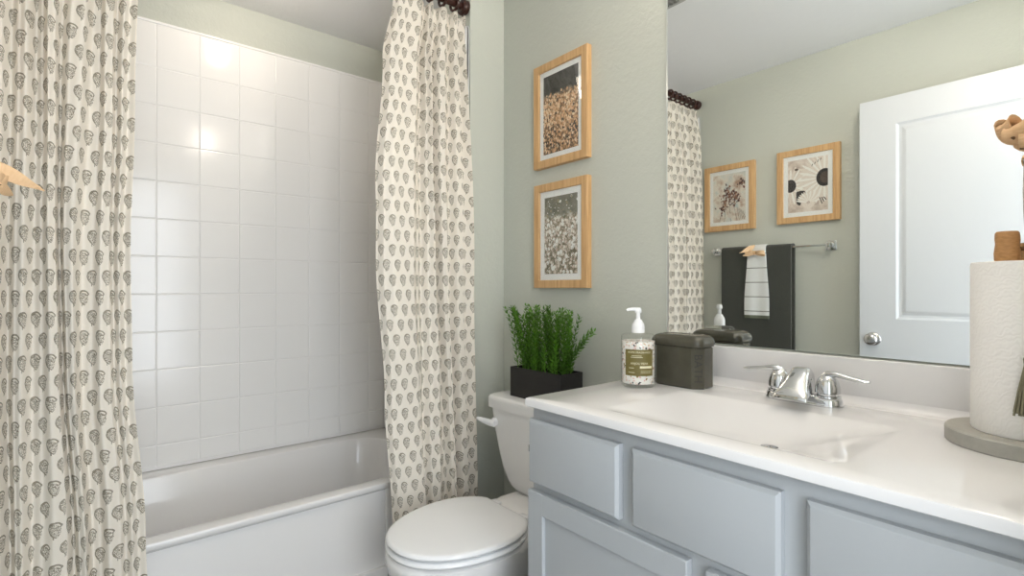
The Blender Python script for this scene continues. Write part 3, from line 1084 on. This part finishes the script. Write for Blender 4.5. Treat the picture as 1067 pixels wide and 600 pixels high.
def clip01(p):
    """Sutherland-Hodgman clip of a polygon to the print's unit square"""
    for ax, lim, sg in ((0, 0, 1), (0, 1, -1), (1, 0, 1), (1, 1, -1)):
        out = []
        for i in range(len(p)):
            a, c = p[i], p[(i + 1) % len(p)]
            ia, ic = (a[ax] - lim) * sg >= 0, (c[ax] - lim) * sg >= 0
            if ia:
                out.append(a)
            if ia != ic:
                k = (lim - a[ax]) / (c[ax] - a[ax])
                out.append((a[0] + (c[0] - a[0]) * k, a[1] + (c[1] - a[1]) * k))
        p = out
        if len(p) < 3:
            return None
    return p
class Art:
    def __init__(s, face, asp):
        s.f, s.asp, s.k = face, asp, 0
    def poly(s, p, mi):
        p = clip01(p)
        s.k += 1
        if p:
            try:
                s.f(p, mi, 0.00002 * s.k ** 0.75 + 0.00005)
            except ValueError:
                pass
    def blob(s, u, v, ru, rv, mi, n=14, rot=0.0, jit=0.0, rng=None):
        ps = []
        for i in range(n):
            a = 2 * PI * i / n
            j = 1 + (rng.uniform(-jit, jit) if rng else 0)
            x, y = ru * math.cos(a) * j, rv * math.sin(a) * j
            ps.append((u + (x * math.cos(rot) - y * math.sin(rot)) / s.asp, v + x * math.sin(rot) + y * math.cos(rot)))
        s.poly(ps, mi)
    def petal(s, u, v, a, l0, l1, w, mi):
        c, q = math.cos(a), math.sin(a)
        ps = []
        for r, h in ((l0, w * 0.45), (l0 + (l1 - l0) * 0.55, w), (l0 + (l1 - l0) * 0.9, w * 0.6), (l1, 0), (l0 + (l1 - l0) * 0.9, -w * 0.6), (l0 + (l1 - l0) * 0.55, -w), (l0, -w * 0.45)):
            ps.append((u + (r * c - h * q) / s.asp, v + r * q + h * c))
        s.poly(ps, mi)
    def stroke(s, u0, v0, u1, v1, w, mi):
        dx, dy = (u1 - u0) * s.asp, v1 - v0
        l = math.hypot(dx, dy) or 1
        nx, ny = -dy / l * w, dx / l * w
        s.poly([(u0 + nx / s.asp, v0 + ny), (u0 - nx / s.asp, v0 - ny), (u1 - nx / s.asp, v1 - ny), (u1 + nx / s.asp, v1 + ny)], mi)

def art_amber(face, asp):
    A = Art(face, asp)
    rng = random.Random(5)
    for k in range(420):
        v = 0.74 - 0.74 * (k / 420)
        u = rng.random()
        r = rng.uniform(0.010, 0.020)
        A.blob(u, v + rng.uniform(-0.03, 0.03), r * 0.75, r * 1.1, 1 + rng.choice((0, 0, 1, 2, 2, 3)) if v > 0.32 else 1 + rng.choice((0, 1, 3, 3, 2)), 7, rng.uniform(-0.5, 0.5))
    return [simple('print_straw', lin(232, 188, 146), 0.6), simple('print_tan', lin(204, 154, 110), 0.6), simple('print_pale', lin(248, 222, 190), 0.6), simple('print_umber', lin(82, 62, 50), 0.6)]
def art_cotton(face, asp):
    A = Art(face, asp)
    rng = random.Random(8)
    for k in range(330):
        v = 0.97 - 0.97 * (k / 330)
        u = rng.random()
        big = rng.random() < 0.16
        r = rng.uniform(0.022, 0.034) if big else rng.uniform(0.008, 0.014)
        mi = 1 if big else 1 + rng.choice((0, 1, 1, 2, 3, 3))
        if v > 0.72:
            mi = rng.choice((1, 3, 4, 4))
            r *= 0.8
        A.blob(u, v, r * 0.8, r, mi, 8, rng.uniform(-0.6, 0.6), 0.25, rng)
        if v < 0.7 and k % 2:
            A.stroke(u, v, u + rng.uniform(-0.03, 0.03), v - 0.06, 0.0022, 4)
    return [simple('print_cotton_white', lin(252, 250, 246), 0.6), simple('print_blush', lin(218, 194, 180), 0.6), simple('print_sage_stem', lin(164, 154, 128), 0.6), simple('print_dark_moss', lin(122, 120, 100), 0.6)]
def art_dried(face, asp):
    A = Art(face, asp)
    rng = random.Random(4)
    for a in (0.2, 0.35, 0.55, 0.75):
        A.stroke(a, 0.0, 0.48 + (a - 0.5) * 0.4, 0.52, 0.004, 4)
    for cx_, cy_, sp, n in ((0.42, 0.62, 0.10, 44), (0.58, 0.55, 0.11, 50), (0.68, 0.45, 0.09, 36), (0.40, 0.42, 0.08, 26), (0.28, 0.25, 0.07, 16), (0.86, 0.80, 0.06, 14), (0.92, 0.74, 0.06, 12)):
        for k in range(n):
            u, v = cx_ + rng.gauss(0, sp * 0.9), cy_ + rng.gauss(0, sp * 0.7)
            A.blob(u, v, rng.uniform(0.010, 0.02), rng.uniform(0.014, 0.026), 1 + rng.choice((0, 0, 1, 1, 2)), 8, rng.uniform(-1, 1), 0.3, rng)
    for u, v, w in ((0.45, 0.25, 0.05), (0.60, 0.28, 0.06), (0.52, 0.12, 0.06), (0.72, 0.20, 0.05), (0.60, 0.42, 0.035)):
        A.blob(u, v, w * 0.6, w, 5, 12, 0.2, 0.2, rng)
    for k in range(5):
        A.stroke(0.75 + 0.04 * k, 0.28 - 0.02 * k, 0.82 + 0.05 * k, 0.02, 0.004, 4)
    return [simple('print_rust', lin(122, 78, 62), 0.6), simple('print_maroon', lin(84, 48, 44), 0.6), simple('print_clay', lin(170, 122, 92), 0.6), simple('print_twig', lin(120, 104, 88), 0.6), simple('print_pale_pod', lin(228, 216, 204), 0.6)]
def art_daisy(face, asp):
    A = Art(face, asp)
    rng = random.Random(9)
    # left flower
    for k in range(26):
        A.petal(0.06, 0.52, 2 * PI * k / 26 + 0.1, 0.08, 0.32 + 0.03 * (k % 3), 0.022, 2 + k % 2)
    A.blob(0.06, 0.52, 0.105, 0.125, 1, 22)
    # right, larger flower
    for k in range(40):
        A.petal(0.92, 0.60, 2 * PI * k / 40, 0.12, 0.46 + 0.03 * (k % 3), 0.024, 2 + k % 2)
    A.blob(0.92, 0.60, 0.140, 0.165, 1, 26)
    A.blob(0.93, 0.60, 0.085, 0.105, 4, 22)
    # dark heart and a seen-from-the-side bloom below
    A.blob(0.33, 0.33, 0.10, 0.085, 1, 9, 0.3, 0.18, rng)
    A.blob(0.28, 0.21, 0.045, 0.10, 1, 9, 0.2, 0.18, rng)
    for k in range(15):
        A.petal(0.52, 0.17, 0.2 + 2.7 * k / 14, 0.03, 0.22, 0.022, 2 + k % 2)
        A.petal(0.52, 0.17, -2.9 + 2.7 * k / 14, 0.03, 0.12, 0.020, 3)
    for k in range(4):
        A.blob(0.62 + 0.07 * k, 0.86 + 0.03 * k - 0.0, 0.007, 0.028, 1, 8, -0.5 + 0.1 * k)
    for k in range(3):
        A.stroke(0.80 + 0.05 * k, 0.24, 0.86 + 0.05 * k, 0.12 + 0.03 * k, 0.008, 1)
    A.blob(0.22, 0.82, 0.035, 0.022, 4, 10)
    return [simple('print_seed_black', lin(44, 36, 38), 0.6), simple('print_petal', lin(253, 248, 242), 0.6), simple('print_petal_shade', lin(240, 228, 217), 0.6), simple('print_seed_brown', lin(88, 70, 62), 0.6)]

picture('oak framed print of an amber seed-head meadow, upper one left of the mirror', 1, 1.227, 1.511, H + 0.467, H + 0.869, 0.020,
        field_mat('print_amber_meadow', (lin(40, 42, 42), lin(84, 84, 80)), [(0.15, lin(58, 46, 38)), (0.38, lin(172, 130, 94)), (0.55, lin(226, 182, 140)), (0.75, lin(250, 226, 198))], 0.72), art_amber)
picture('oak framed print of white cotton flowers, lower one above the potted plant', 1, 1.227, 1.509, H + 0.0, H + 0.403, 0.024,
        field_mat('print_cotton_meadow', (lin(66, 70, 60), lin(170, 166, 152)), [(0.15, lin(120, 112, 90)), (0.38, lin(186, 170, 152)), (0.55, lin(232, 218, 206)), (0.75, lin(250, 246, 240))], 0.74), art_cotton)
picture('oak framed print of rusty dried blossoms on pale ground, nearer the curtain', -1, 1.384, 1.694, H + 0.345, H + 0.742, 0.022,
        blur_mat('print_blurred_garden', lin(188, 152, 128), lin(238, 230, 218), lin(204, 214, 212)), art_dried, 0.033)
picture('oak framed print of two pale daisies with black centres, nearer the door', -1, 0.948, 1.259, H + 0.353, H + 0.751, 0.024,
        blur_mat('print_blurred_daisies', lin(176, 156, 144), lin(226, 210, 198), lin(246, 238, 230)), art_daisy, 0.033)

# ------------------------------------------------------------------ towel bar and towels
XBAR, ZBAR = XL + 0.046, H + 0.222
YB0, YB1 = 0.992, 1.618
def towel_bar():
    t = thing('towel_bar', (XL, (YB0 + YB1) / 2, ZBAR), 'chrome towel bar on square posts below the two opposite prints', 'towel bar')
    MB().box(XBAR - 0.005, XBAR + 0.005, YB0, YB1, ZBAR - 0.005, ZBAR + 0.005, 0.001).build('bar', CHROME, t)
    for y in (YB0, YB1):
        mb = MB().box(XL + 0.0005, XL + 0.008, y - 0.024, y + 0.024, ZBAR - 0.024, ZBAR + 0.024, 0.003)
        mb.box(XL + 0.006, XBAR + 0.010, y - 0.011, y + 0.011, ZBAR - 0.012, ZBAR + 0.012, 0.002)
        mb.build('post', CHROME, t)
towel_bar()
def hung(mb, y_fn, r_out, th, z_front, z_back, ny=24, wav=0.002, seed=0):
    """cloth folded over the bar: closed cross-sections (x,z) swept along y. y_fn(s,f) gives y; f = 1 at the bar, 0 at the hem"""
    loops = []
    rin = r_out - th
    prof_o, prof_i = [], []
    for k in range(14):
        f = k / 13
        prof_o.append((XBAR + r_out, z_front + (ZBAR - z_front) * f, f))
        prof_i.append((XBAR + rin, z_front + (ZBAR - z_front) * f, f))
    for k in range(1, 8):
        a = PI * k / 8
        prof_o.append((XBAR + r_out * math.cos(a), ZBAR + r_out * math.sin(a), 1))
        prof_i.append((XBAR + rin * math.cos(a), ZBAR + rin * math.sin(a), 1))
    for k in range(14):
        f = 1 - k / 13
        prof_o.append((XBAR - r_out, z_back + (ZBAR - z_back) * f, f))
        prof_i.append((XBAR - rin, z_back + (ZBAR - z_back) * f, f))
    ring = prof_o + prof_i[::-1]
    for i in range(ny + 1):
        s = i / ny
        lp = []
        for (x, z, f) in ring:
            wv = wav * (1 - f) * math.sin(9 * s + seed) * (1 if x > XBAR else 0)
            lp.append((x + wv, y_fn(s, f, x > XBAR), z))
        loops.append(lp)
    mb.loft(loops)
def towels():
    tm = NT('charcoal_green_terry')
    c = tm.coord()
    tm.set(tm.mix(tm.noise(c, 220, 3, 0.7), lin(44, 46, 40), lin(74, 76, 68)), 0.95, Sheen_Weight=0.3)
    tm.bump(tm.noise(c, 420, 3, 0.7), 0.8, 0.004)
    mb = MB()
    hung(mb, lambda s, f, fr: 1.168 + (1.560 - 1.168) * s + (0 if fr else -0.008), 0.0195, 0.0125, H - 0.335, H - 0.365, 24, 0.002)
    o = mb.build('bath_towel', tm.m, None, smooth=50, loc=(XBAR, 1.36, H - 0.365))
    tag(o, 'dark charcoal-green terry bath towel folded over the towel bar', 'towel')
    hm = NT('striped_linen')
    c = hm.coord()
    x, y, z = hm.xyz(c)
    zz = z
    st = ((zz / 0.0815).fract() - 0.5).abs().lt(0.028)
    front = zz.gt(0.03)
    base = hm.mix(hm.noise(c, 300, 2), lin(226, 228, 226), lin(242, 243, 242))
    col = hm.mix(st * front, base, lin(120, 122, 112))
    col = hm.mix(zz.lt(0.018), col, lin(104, 110, 92))
    hm.set(col, 0.9)
    t = thing('hand_towel', (XBAR, 1.345, H - 0.172), 'white hand towel with thin grey stripes tied with a bow over the dark towel', 'towel')
    mb = MB()
    def yf(s, f, fr):
        g = f
        half = 0.070 - 0.017 * smooth(0.2, 0.93, g)
        half -= 0.012 * math.exp(-((g - 0.93) / 0.06) ** 2)
        return 1.350 + (s - 0.5) * 2 * half
    hung(mb, yf, 0.0245, 0.0042, H - 0.172, H - 0.05, 20, 0.003, 1)
    mb.build('striped_cloth', hm.m, t, smooth=50)
    # bow of pale husk ribbon
    rm = NT('husk_ribbon')
    c = rm.coord()
    rm.set(rm.mix(rm.noise(rm.scale(c, (20, 160, 20)), 3, 3), lin(216, 176, 132), lin(240, 208, 168)), 0.75)
    t2 = t
    bc = Vector((XBAR + 0.031, 1.350, H + 0.198))
    mb = MB()
    def ribbon(pts, ws, th=0.0016):
        loops = []
        for i, (p, (wx, wy, wz)) in enumerate(zip(pts, ws)):
            p = Vector(p)
            w = Vector((wx, wy, wz))
            a, c_ = Vector(pts[max(i - 1, 0)]), Vector(pts[min(i + 1, len(pts) - 1)])
            nr = (c_ - a).cross(w)
            nr = nr.normalized() * th if nr.length > 0 else Vector((th, 0, 0))
            loops.append([p - w - nr, p - w * 0.5 - nr * 0.4, p - nr * 0.4 + nr * 0.0, p + w * 0.5 - nr * 0.4, p + w - nr, p + w + nr, p + w * 0.5 + nr * 1.5, p + nr * 1.5, p - w * 0.5 + nr * 1.5, p - w + nr])
        mb.loft(loops)
    for s in (-1, 1):
        P, Wd = [], []
        for k in range(13):
            a = 2 * PI * k / 12
            P.append(bc + Vector((0.013 + 0.012 * math.sin(a), s * 0.034 * (1 - math.cos(a)) * 0.75 + s * 0.004, 0.006 * math.sin(a) + 0.004 * s)))
            Wd.append((0.002, 0.002, 0.012 * (0.55 + 0.45 * (1 - math.cos(a)) / 2)))
        ribbon(P, Wd)
    # tail that sticks out into the room
    P, Wd = [], []
    for k in range(9):
        f = k / 8
        P.append(Vector((XBAR + 0.026 + 0.080 * f, 1.362 + 0.040 * f, H + 0.232 - 0.022 * f - 0.010 * f * f)))
        Wd.append((-0.003, -0.004, 0.016 * (0.75 + 0.35 * math.sin(PI * f)) * (1 - 0.82 * f ** 3)))
    ribbon(P, Wd)
    P, Wd = [], []
    for k in range(9):
        f = k / 8
        P.append(bc + Vector((0.016 + 0.012 * f, 0.008 + 0.052 * f, -0.004 - 0.010 * f)))
        Wd.append((0.004, 0.0, 0.009 * (0.7 + 0.4 * math.sin(PI * f)) * (1 - 0.8 * f ** 3)))
    ribbon(P, Wd)
    for k in range(5):
        mb.tube([bc + Vector((0.004 + 0.003 * k, -0.008, -0.010 + 0.005 * k)), bc + Vector((0.020, 0.0, -0.008 + 0.004 * k)), bc + Vector((0.005 + 0.002 * k, 0.008, -0.010 + 0.005 * k))], 0.0026, 6)
    mb.build('ribbon_bow', rm.m, t, smooth=50)
towels()

# ------------------------------------------------------------------ door standing open against the towel wall
def door():
    xa, xb, y0, y1, z0, z1 = -0.178, -0.142, 0.075, 0.842, 0.012, H + 0.897
    d = struct(thing('door_1', (-0.14, y0, z0), 'white panelled bathroom door standing open against the towel wall', 'door'))
    ys = [y0, 0.205, 0.697, y1]
    def sheet(x, nx):
        bm = bmesh.new()
        zs = [z0, 0.26, H - 0.36, H - 0.145, H + 0.768, z1]
        for i in range(3):
            for j in range(5):
                a, b_, c, e = ys[i], ys[i + 1], zs[j], zs[j + 1]
                if i == 1 and j in (1, 3):
                    lp = []
                    for ins, dep in ((0, 0), (0.010, -0.007), (0.020, -0.008), (0.038, -0.002), (0.040, -0.002)):
                        lp.append([bm.verts.new((x + nx * dep, yy, zz)) for yy, zz in ((a + ins, c + ins), (b_ - ins, c + ins), (b_ - ins, e - ins), (a + ins, e - ins))])
                    for p, q in zip(lp, lp[1:]):
                        for k in range(4):
                            bm.faces.new((p[k], p[(k + 1) % 4], q[(k + 1) % 4], q[k]))
                    bm.faces.new(lp[-1])
                else:
                    bm.faces.new([bm.verts.new((x, yy, zz)) for yy, zz in ((a, c), (b_, c), (b_, e), (a, e))])
        bmesh.ops.remove_doubles(bm, verts=bm.verts, dist=1e-5)
        return bm
    mb = MB()
    mb._merge(sheet(xb, 1))
    mb._merge(sheet(xa, -1))
    mb.loft([[(xa, y0, z0), (xa, y1, z0), (xa, y1, z1), (xa, y0, z1)], [(xb, y0, z0), (xb, y1, z0), (xb, y1, z1), (xb, y0, z1)]], False, False)
    o = mb.build('door_leaf', WHITE_PAINT, d, smooth=20)
    k = MB().lathe([(0, 0), (0.032, 0), (0.032, 0.005), (0.028, 0.009), (0.012, 0.012), (0.011, 0.024), (0.020, 0.030), (0.027, 0.038), (0.028, 0.046), (0.024, 0.054), (0.012, 0.058), (0, 0.0585)], 32, Matrix.Translation((xb, 0.785, H - 0.243)) @ Matrix.Rotation(R(90), 4, 'Y'))
    k.build('door_handle', NICKEL, d, smooth=50)
door()

# ------------------------------------------------------------------ paper towel holder and dressing at the right end of the counter
HX, HY = 1.210, 0.109
def paper_towel():
    z = ZT
    con = NT('grey_concrete')
    c = con.coord()
    con.set(con.mix(con.noise(c, 45, 4, 0.65), lin(158, 156, 148), lin(182, 180, 172)), 0.8)
    con.bump(con.noise(c, 160, 3), 0.2, 0.002)
    t = thing('paper_towel_holder', (HX, HY, z), 'grey concrete paper towel holder with a round base on the counter', 'paper towel holder')
    T = Matrix.Translation((HX, HY, z))
    MB().lathe([(0, 0), (0.106, 0), (0.108, 0.002), (0.108, 0.0235), (0.106, 0.0255), (0, 0.0255)], 64, T).build('base', con.m, t, smooth=40)
    MB().lathe([(0, 0.0254), (0.0055, 0.0254), (0.0055, 0.37), (0.0065, 0.39), (0.0075, 0.43), (0.0065, 0.47), (0.0055, 0.49), (0.0, 0.505)], 36, T).build('post', NICKEL, t, smooth=50)
    pm = NT('embossed_paper')
    c = pm.coord()
    w = pm.n('ShaderNodeTexWave', wave_type='RINGS')
    pm.link(pm.scale(c, (26, 26, 20)), w.inputs['Vector'])
    w.inputs['Scale'].default_value = 1.6
    w.inputs['Distortion'].default_value = 9
    w.inputs['Detail'].default_value = 1
    w.inputs['Detail Scale'].default_value = 2.2
    pm.set(lin(250, 247, 243), 0.95)
    pm.bump(E_(pm, w.outputs['Fac']) + pm.noise(c, 300, 2) * 0.5, 0.16, 0.003)
    r = MB().lathe([(0.021, 0.0260), (0.072, 0.0260), (0.0735, 0.0295), (0.0735, 0.308), (0.072, 0.312), (0.021, 0.312)], 64, T, cap=False)
    # inner tube surface and loose end
    r.lathe([(0.021, 0.0260), (0.021, 0.312)], 32, T, cap=False)
    o = r.build('paper_towel_roll', pm.m, None, smooth=40, loc=(HX, HY, z + 0.0260))
    tag(o, 'white embossed paper towel roll standing on the round concrete base', 'paper towel roll')
    # husk bow on the post
    hm = NT('dried_husk')
    c = hm.coord()
    hm.set(hm.mix(hm.noise(hm.scale(c, (30, 30, 120)), 3, 4), lin(196, 150, 104), lin(238, 204, 164)), 0.8)
    b_ = thing('husk_bow', (HX, HY, z + 0.505), 'tan dried husk bow tied at the top of the paper towel holder post', 'bow')
    mb = MB()
    cz = z + 0.523
    for k, (ang, tilt, ln, wd) in enumerate(((2.75, 0.1, 0.030, 0.017), (2.25, 0.55, 0.028, 0.015), (3.3, -0.45, 0.030, 0.016), (5.6, 0.3, 0.032, 0.016), (0.2, -0.3, 0.032, 0.016), (1.5, 0.5, 0.030, 0.015), (4.4, 0.4, 0.030, 0.015))):
        P = []
        n = 14
        dv = Vector((math.cos(ang), math.sin(ang), 0))
        loops = []
        for i in range(n + 1):
            a = 2 * PI * i / n
            p = Vector((HX, HY, cz)) + dv * (0.010 + ln * 0.5 * (1 - math.cos(a))) + Vector((0, 0, tilt * ln * 0.5 * (1 - math.cos(a)) + 0.014 * math.sin(a)))
            w = Vector((-dv.y, dv.x, 0.35)).normalized() * wd * (0.45 + 0.55 * math.sin(a / 2))
            nr = Vector((dv.x * -math.cos(a) * 0.4, dv.y * -math.cos(a) * 0.4, math.sin(a) + 0.2)).normalized() * 0.0011
            cup = Vector((0, 0, 0.004))
            loops.append([p - w - nr + cup, p - w * 0.5 - nr, p - nr, p + w * 0.5 - nr, p + w - nr + cup, p + w + nr + cup, p + w * 0.5 + nr, p + nr, p - w * 0.5 + nr, p - w + nr + cup])
        mb.loft(loops)
    mb.build('loops', hm.m, b_, smooth=60)
    jm = simple('brown_jute', lin(112, 82, 54), 0.9)
    mb = MB().torus((HX, HY, cz - 0.001), (0.2, 0.3, 1), 0.013, 0.005, 24, 8)
    mb.tube([(HX, HY, cz), (HX - 0.022, HY + 0.004, cz + 0.012), (HX - 0.034, HY + 0.016, cz - 0.008)], 0.003, 8)
    mb.lathe([(0, -0.021), (0.011, -0.021), (0.012, -0.005), (0.011, 0.006), (0, 0.008)], 16, Matrix.Translation((HX, HY, cz)))
    mb.build('jute_knot', jm, b_, smooth=60)
    # bead garland lying on the roll's top, tassel hanging down its front
    wm = NT('tan_bead_wood')
    c = wm.coord()
    wm.set(wm.mix(wm.noise(wm.scale(c, (40, 40, 120)), 3, 4), lin(150, 104, 60), lin(206, 158, 104)), 0.6)
    g = thing('bead_garland', (HX, HY, z + 0.312), 'tan barrel bead garland with a mossy tassel draped over the paper towel roll', 'bead garland')
    zt = z + 0.3123
    ring = []
    for k in range(4):
        a = R(140) + 2 * PI * k / 4
        p = (HX + 0.036 * math.cos(a), HY + 0.036 * math.sin(a))
        ring.append(p)
        MB().lathe([(0, 0), (0.0150, 0), (0.0164, 0.003), (0.0168, 0.014), (0.0158, 0.022), (0.0150, 0.029), (0.0158, 0.038), (0.0154, 0.047), (0.0135, 0.050), (0, 0.050)], 24, Matrix.Translation((p[0], p[1], zt))).build('bead', wm.m, g, smooth=50)
    cr = [(x, y, zt + 0.022) for x, y in ring]
    dirt = Vector((math.cos(R(186)), math.sin(R(186)), 0))
    e = Vector((HX, HY, 0)) + dirt * 0.0795
    mb = MB().tube(cr, 0.0022, 6)
    mb.tube([(HX + dirt.x * 0.050, HY + dirt.y * 0.052, zt + 0.022), (HX + dirt.x * 0.073, HY + dirt.y * 0.073, zt + 0.006), (e.x, e.y, zt - 0.02), (e.x, e.y, z + 0.162)], 0.0018, 6)
    mb.build('cord', jm, g)
    tm = NT('mossy_yarn')
    c = tm.coord()
    tm.set(tm.mix(tm.noise(tm.scale(c, (300, 300, 40)), 2, 3), lin(92, 90, 70), lin(160, 152, 126)), 0.9)
    mb = MB()
    e = Vector((HX, HY, 0)) + dirt * 0.0915
    top = Vector((e.x - dirt.x * 0.006, e.y - dirt.y * 0.006, z + 0.165))
    side = Vector((-dirt.y, dirt.x, 0))
    mb.lathe([(0, 0.165), (0.006, 0.164), (0.008, 0.157), (0.007, 0.149), (0.0075, 0.145), (0, 0.145)], 16, Matrix.Translation((e.x, e.y, z)))
    for k in range(60):
        rng = random.Random(k)
        a = 2 * PI * rng.random()
        q = math.sqrt(rng.random())
        o1 = side * (0.006 * q * math.cos(a)) + dirt * (0.005 * q * math.sin(a))
        o2 = side * (0.020 * q * math.cos(a)) + dirt * (0.0125 * q * math.sin(a))
        mb.tube([Vector((e.x, e.y, z + 0.149)) + o1, Vector((e.x, e.y, z + 0.107)) + o1 * 0.4 + o2 * 0.6, Vector((e.x, e.y, z + 0.068 + 0.006 * rng.random())) + o2], 0.0017, 5)
    mb.build('tassel', tm.m, g, smooth=60)['label'] = 'mossy grey-brown yarn tassel'
paper_towel()

# ------------------------------------------------------------------ ceiling fixtures
def vent():
    vx, vy = 0.880, 1.332
    t = thing('exhaust_vent', (vx, vy, ZC), 'grey louvred exhaust vent on the ceiling, seen in the mirror top corner', 'vent')
    gm = simple('vent_grey_plastic', lin(176, 176, 172), 0.5)
    h = 0.115
    L = [rrect(vx, vy, h, h, 0.012, ZC - 0.0005, 6), rrect(vx, vy, h, h, 0.012, ZC - 0.008, 6), rrect(vx, vy, h - 0.006, h - 0.006, 0.010, ZC - 0.012, 6), rrect(vx, vy, h - 0.022, h - 0.022, 0.006, ZC - 0.012, 6), rrect(vx, vy, h - 0.022, h - 0.022, 0.006, ZC - 0.003, 6)]
    MB().loft(L).build('vent_frame', gm, t, smooth=30)
    mb = MB()
    for k in range(9):
        y = vy - h + 0.034 + k * (2 * h - 0.068) / 8
        mb.box(vx - h + 0.024, vx + h - 0.024, -0.007, 0.007, -0.0008, 0.0008, 0, mat=Matrix.Translation((0, y, ZC - 0.0085)) @ Matrix.Rotation(R(35), 4, 'X'))
    mb.build('louvre', gm, t, smooth=0)
vent()
def downlight(loc, label, power, col, rad):
    x, y = loc
    t = thing('ceiling_light', (x, y, ZC), label, 'ceiling light')
    T = Matrix.Translation((x, y, ZC))
    MB().lathe([(rad + 0.025, -0.0005), (rad + 0.025, -0.006), (rad + 0.018, -0.012), (rad + 0.002, -0.014), (rad, -0.011), (rad, -0.001)], 40, T, cap=False).build('trim_ring', WHITE_PAINT, t, smooth=40)
    em = NT('frosted_lit_lens').set((1, 0.95, 0.88), 0.4, 0.0, Emission_Color=col, Emission_Strength=9.0)
    MB().lathe([(rad, -0.003), (rad * 0.98, -0.014), (rad * 0.85, -0.028), (rad * 0.55, -0.040), (0, -0.045)], 40, T).build('lens', em.m, t, smooth=60)
    d = bpy.data.lights.new('bulb_glow', 'POINT')
    d.energy, d.color, d.shadow_soft_size = power, col, 0.04
    o = bpy.data.objects.new('bulb_glow', d)
    COL.objects.link(o)
    o.parent = t
    o.location = (0, 0, -0.095)
downlight(LAMP_ROOM, 'round white ceiling light near the doorway', P_ROOM, C_ROOM, 0.075)
downlight(LAMP_TUB, 'round white ceiling light above the bathtub', P_TUB, C_TUB, 0.06)

# added lamp bar, out of view above the mirror, to brighten the room
def added_vanity_light():
    y0, zc = 0.42, H + 1.02
    t = thing('added_vanity_light', (XR, y0, zc), 'added nickel lamp bar with three glowing shades, unseen above the mirror to brighten the room', 'added wall lamp')
    MB().box(XR - 0.025, XR - 0.0005, y0 - 0.30, y0 + 0.30, zc - 0.03, zc + 0.03, 0.006).build('back_plate', NICKEL, t)
    for k in (-1, 0, 1):
        y = y0 + 0.22 * k
        T = Matrix.Translation((XR - 0.11, y, zc))
        mb = MB().tube([(XR - 0.02, y, zc), (XR - 0.08, y, zc), (XR - 0.105, y, zc + 0.012), (XR - 0.11, y, zc + 0.035)], 0.008, 10)
        mb.lathe([(0, 0.03), (0.022, 0.03), (0.022, 0.06), (0, 0.06)], 20, T)
        mb.build('arm', NICKEL, t)
        em = NT('added_lamp_glass').set((1, 0.97, 0.92), 0.3, 0.0, Emission_Color=C_VAN, Emission_Strength=4.0)
        MB().lathe([(0.022, 0.058), (0.03, 0.07), (0.05, 0.11), (0.058, 0.16), (0.056, 0.16), (0.048, 0.11), (0.028, 0.072), (0.0, 0.062)], 28, T, cap=False).build('shade', em.m, t, smooth=60)
        d = bpy.data.lights.new('bulb_glow', 'POINT')
        d.energy, d.color, d.shadow_soft_size = P_VAN, C_VAN, 0.035
        o = bpy.data.objects.new('bulb_glow', d)
        COL.objects.link(o)
        o.parent = t
        o.location = (-0.11, 0.22 * k, 0.20)
added_vanity_light()
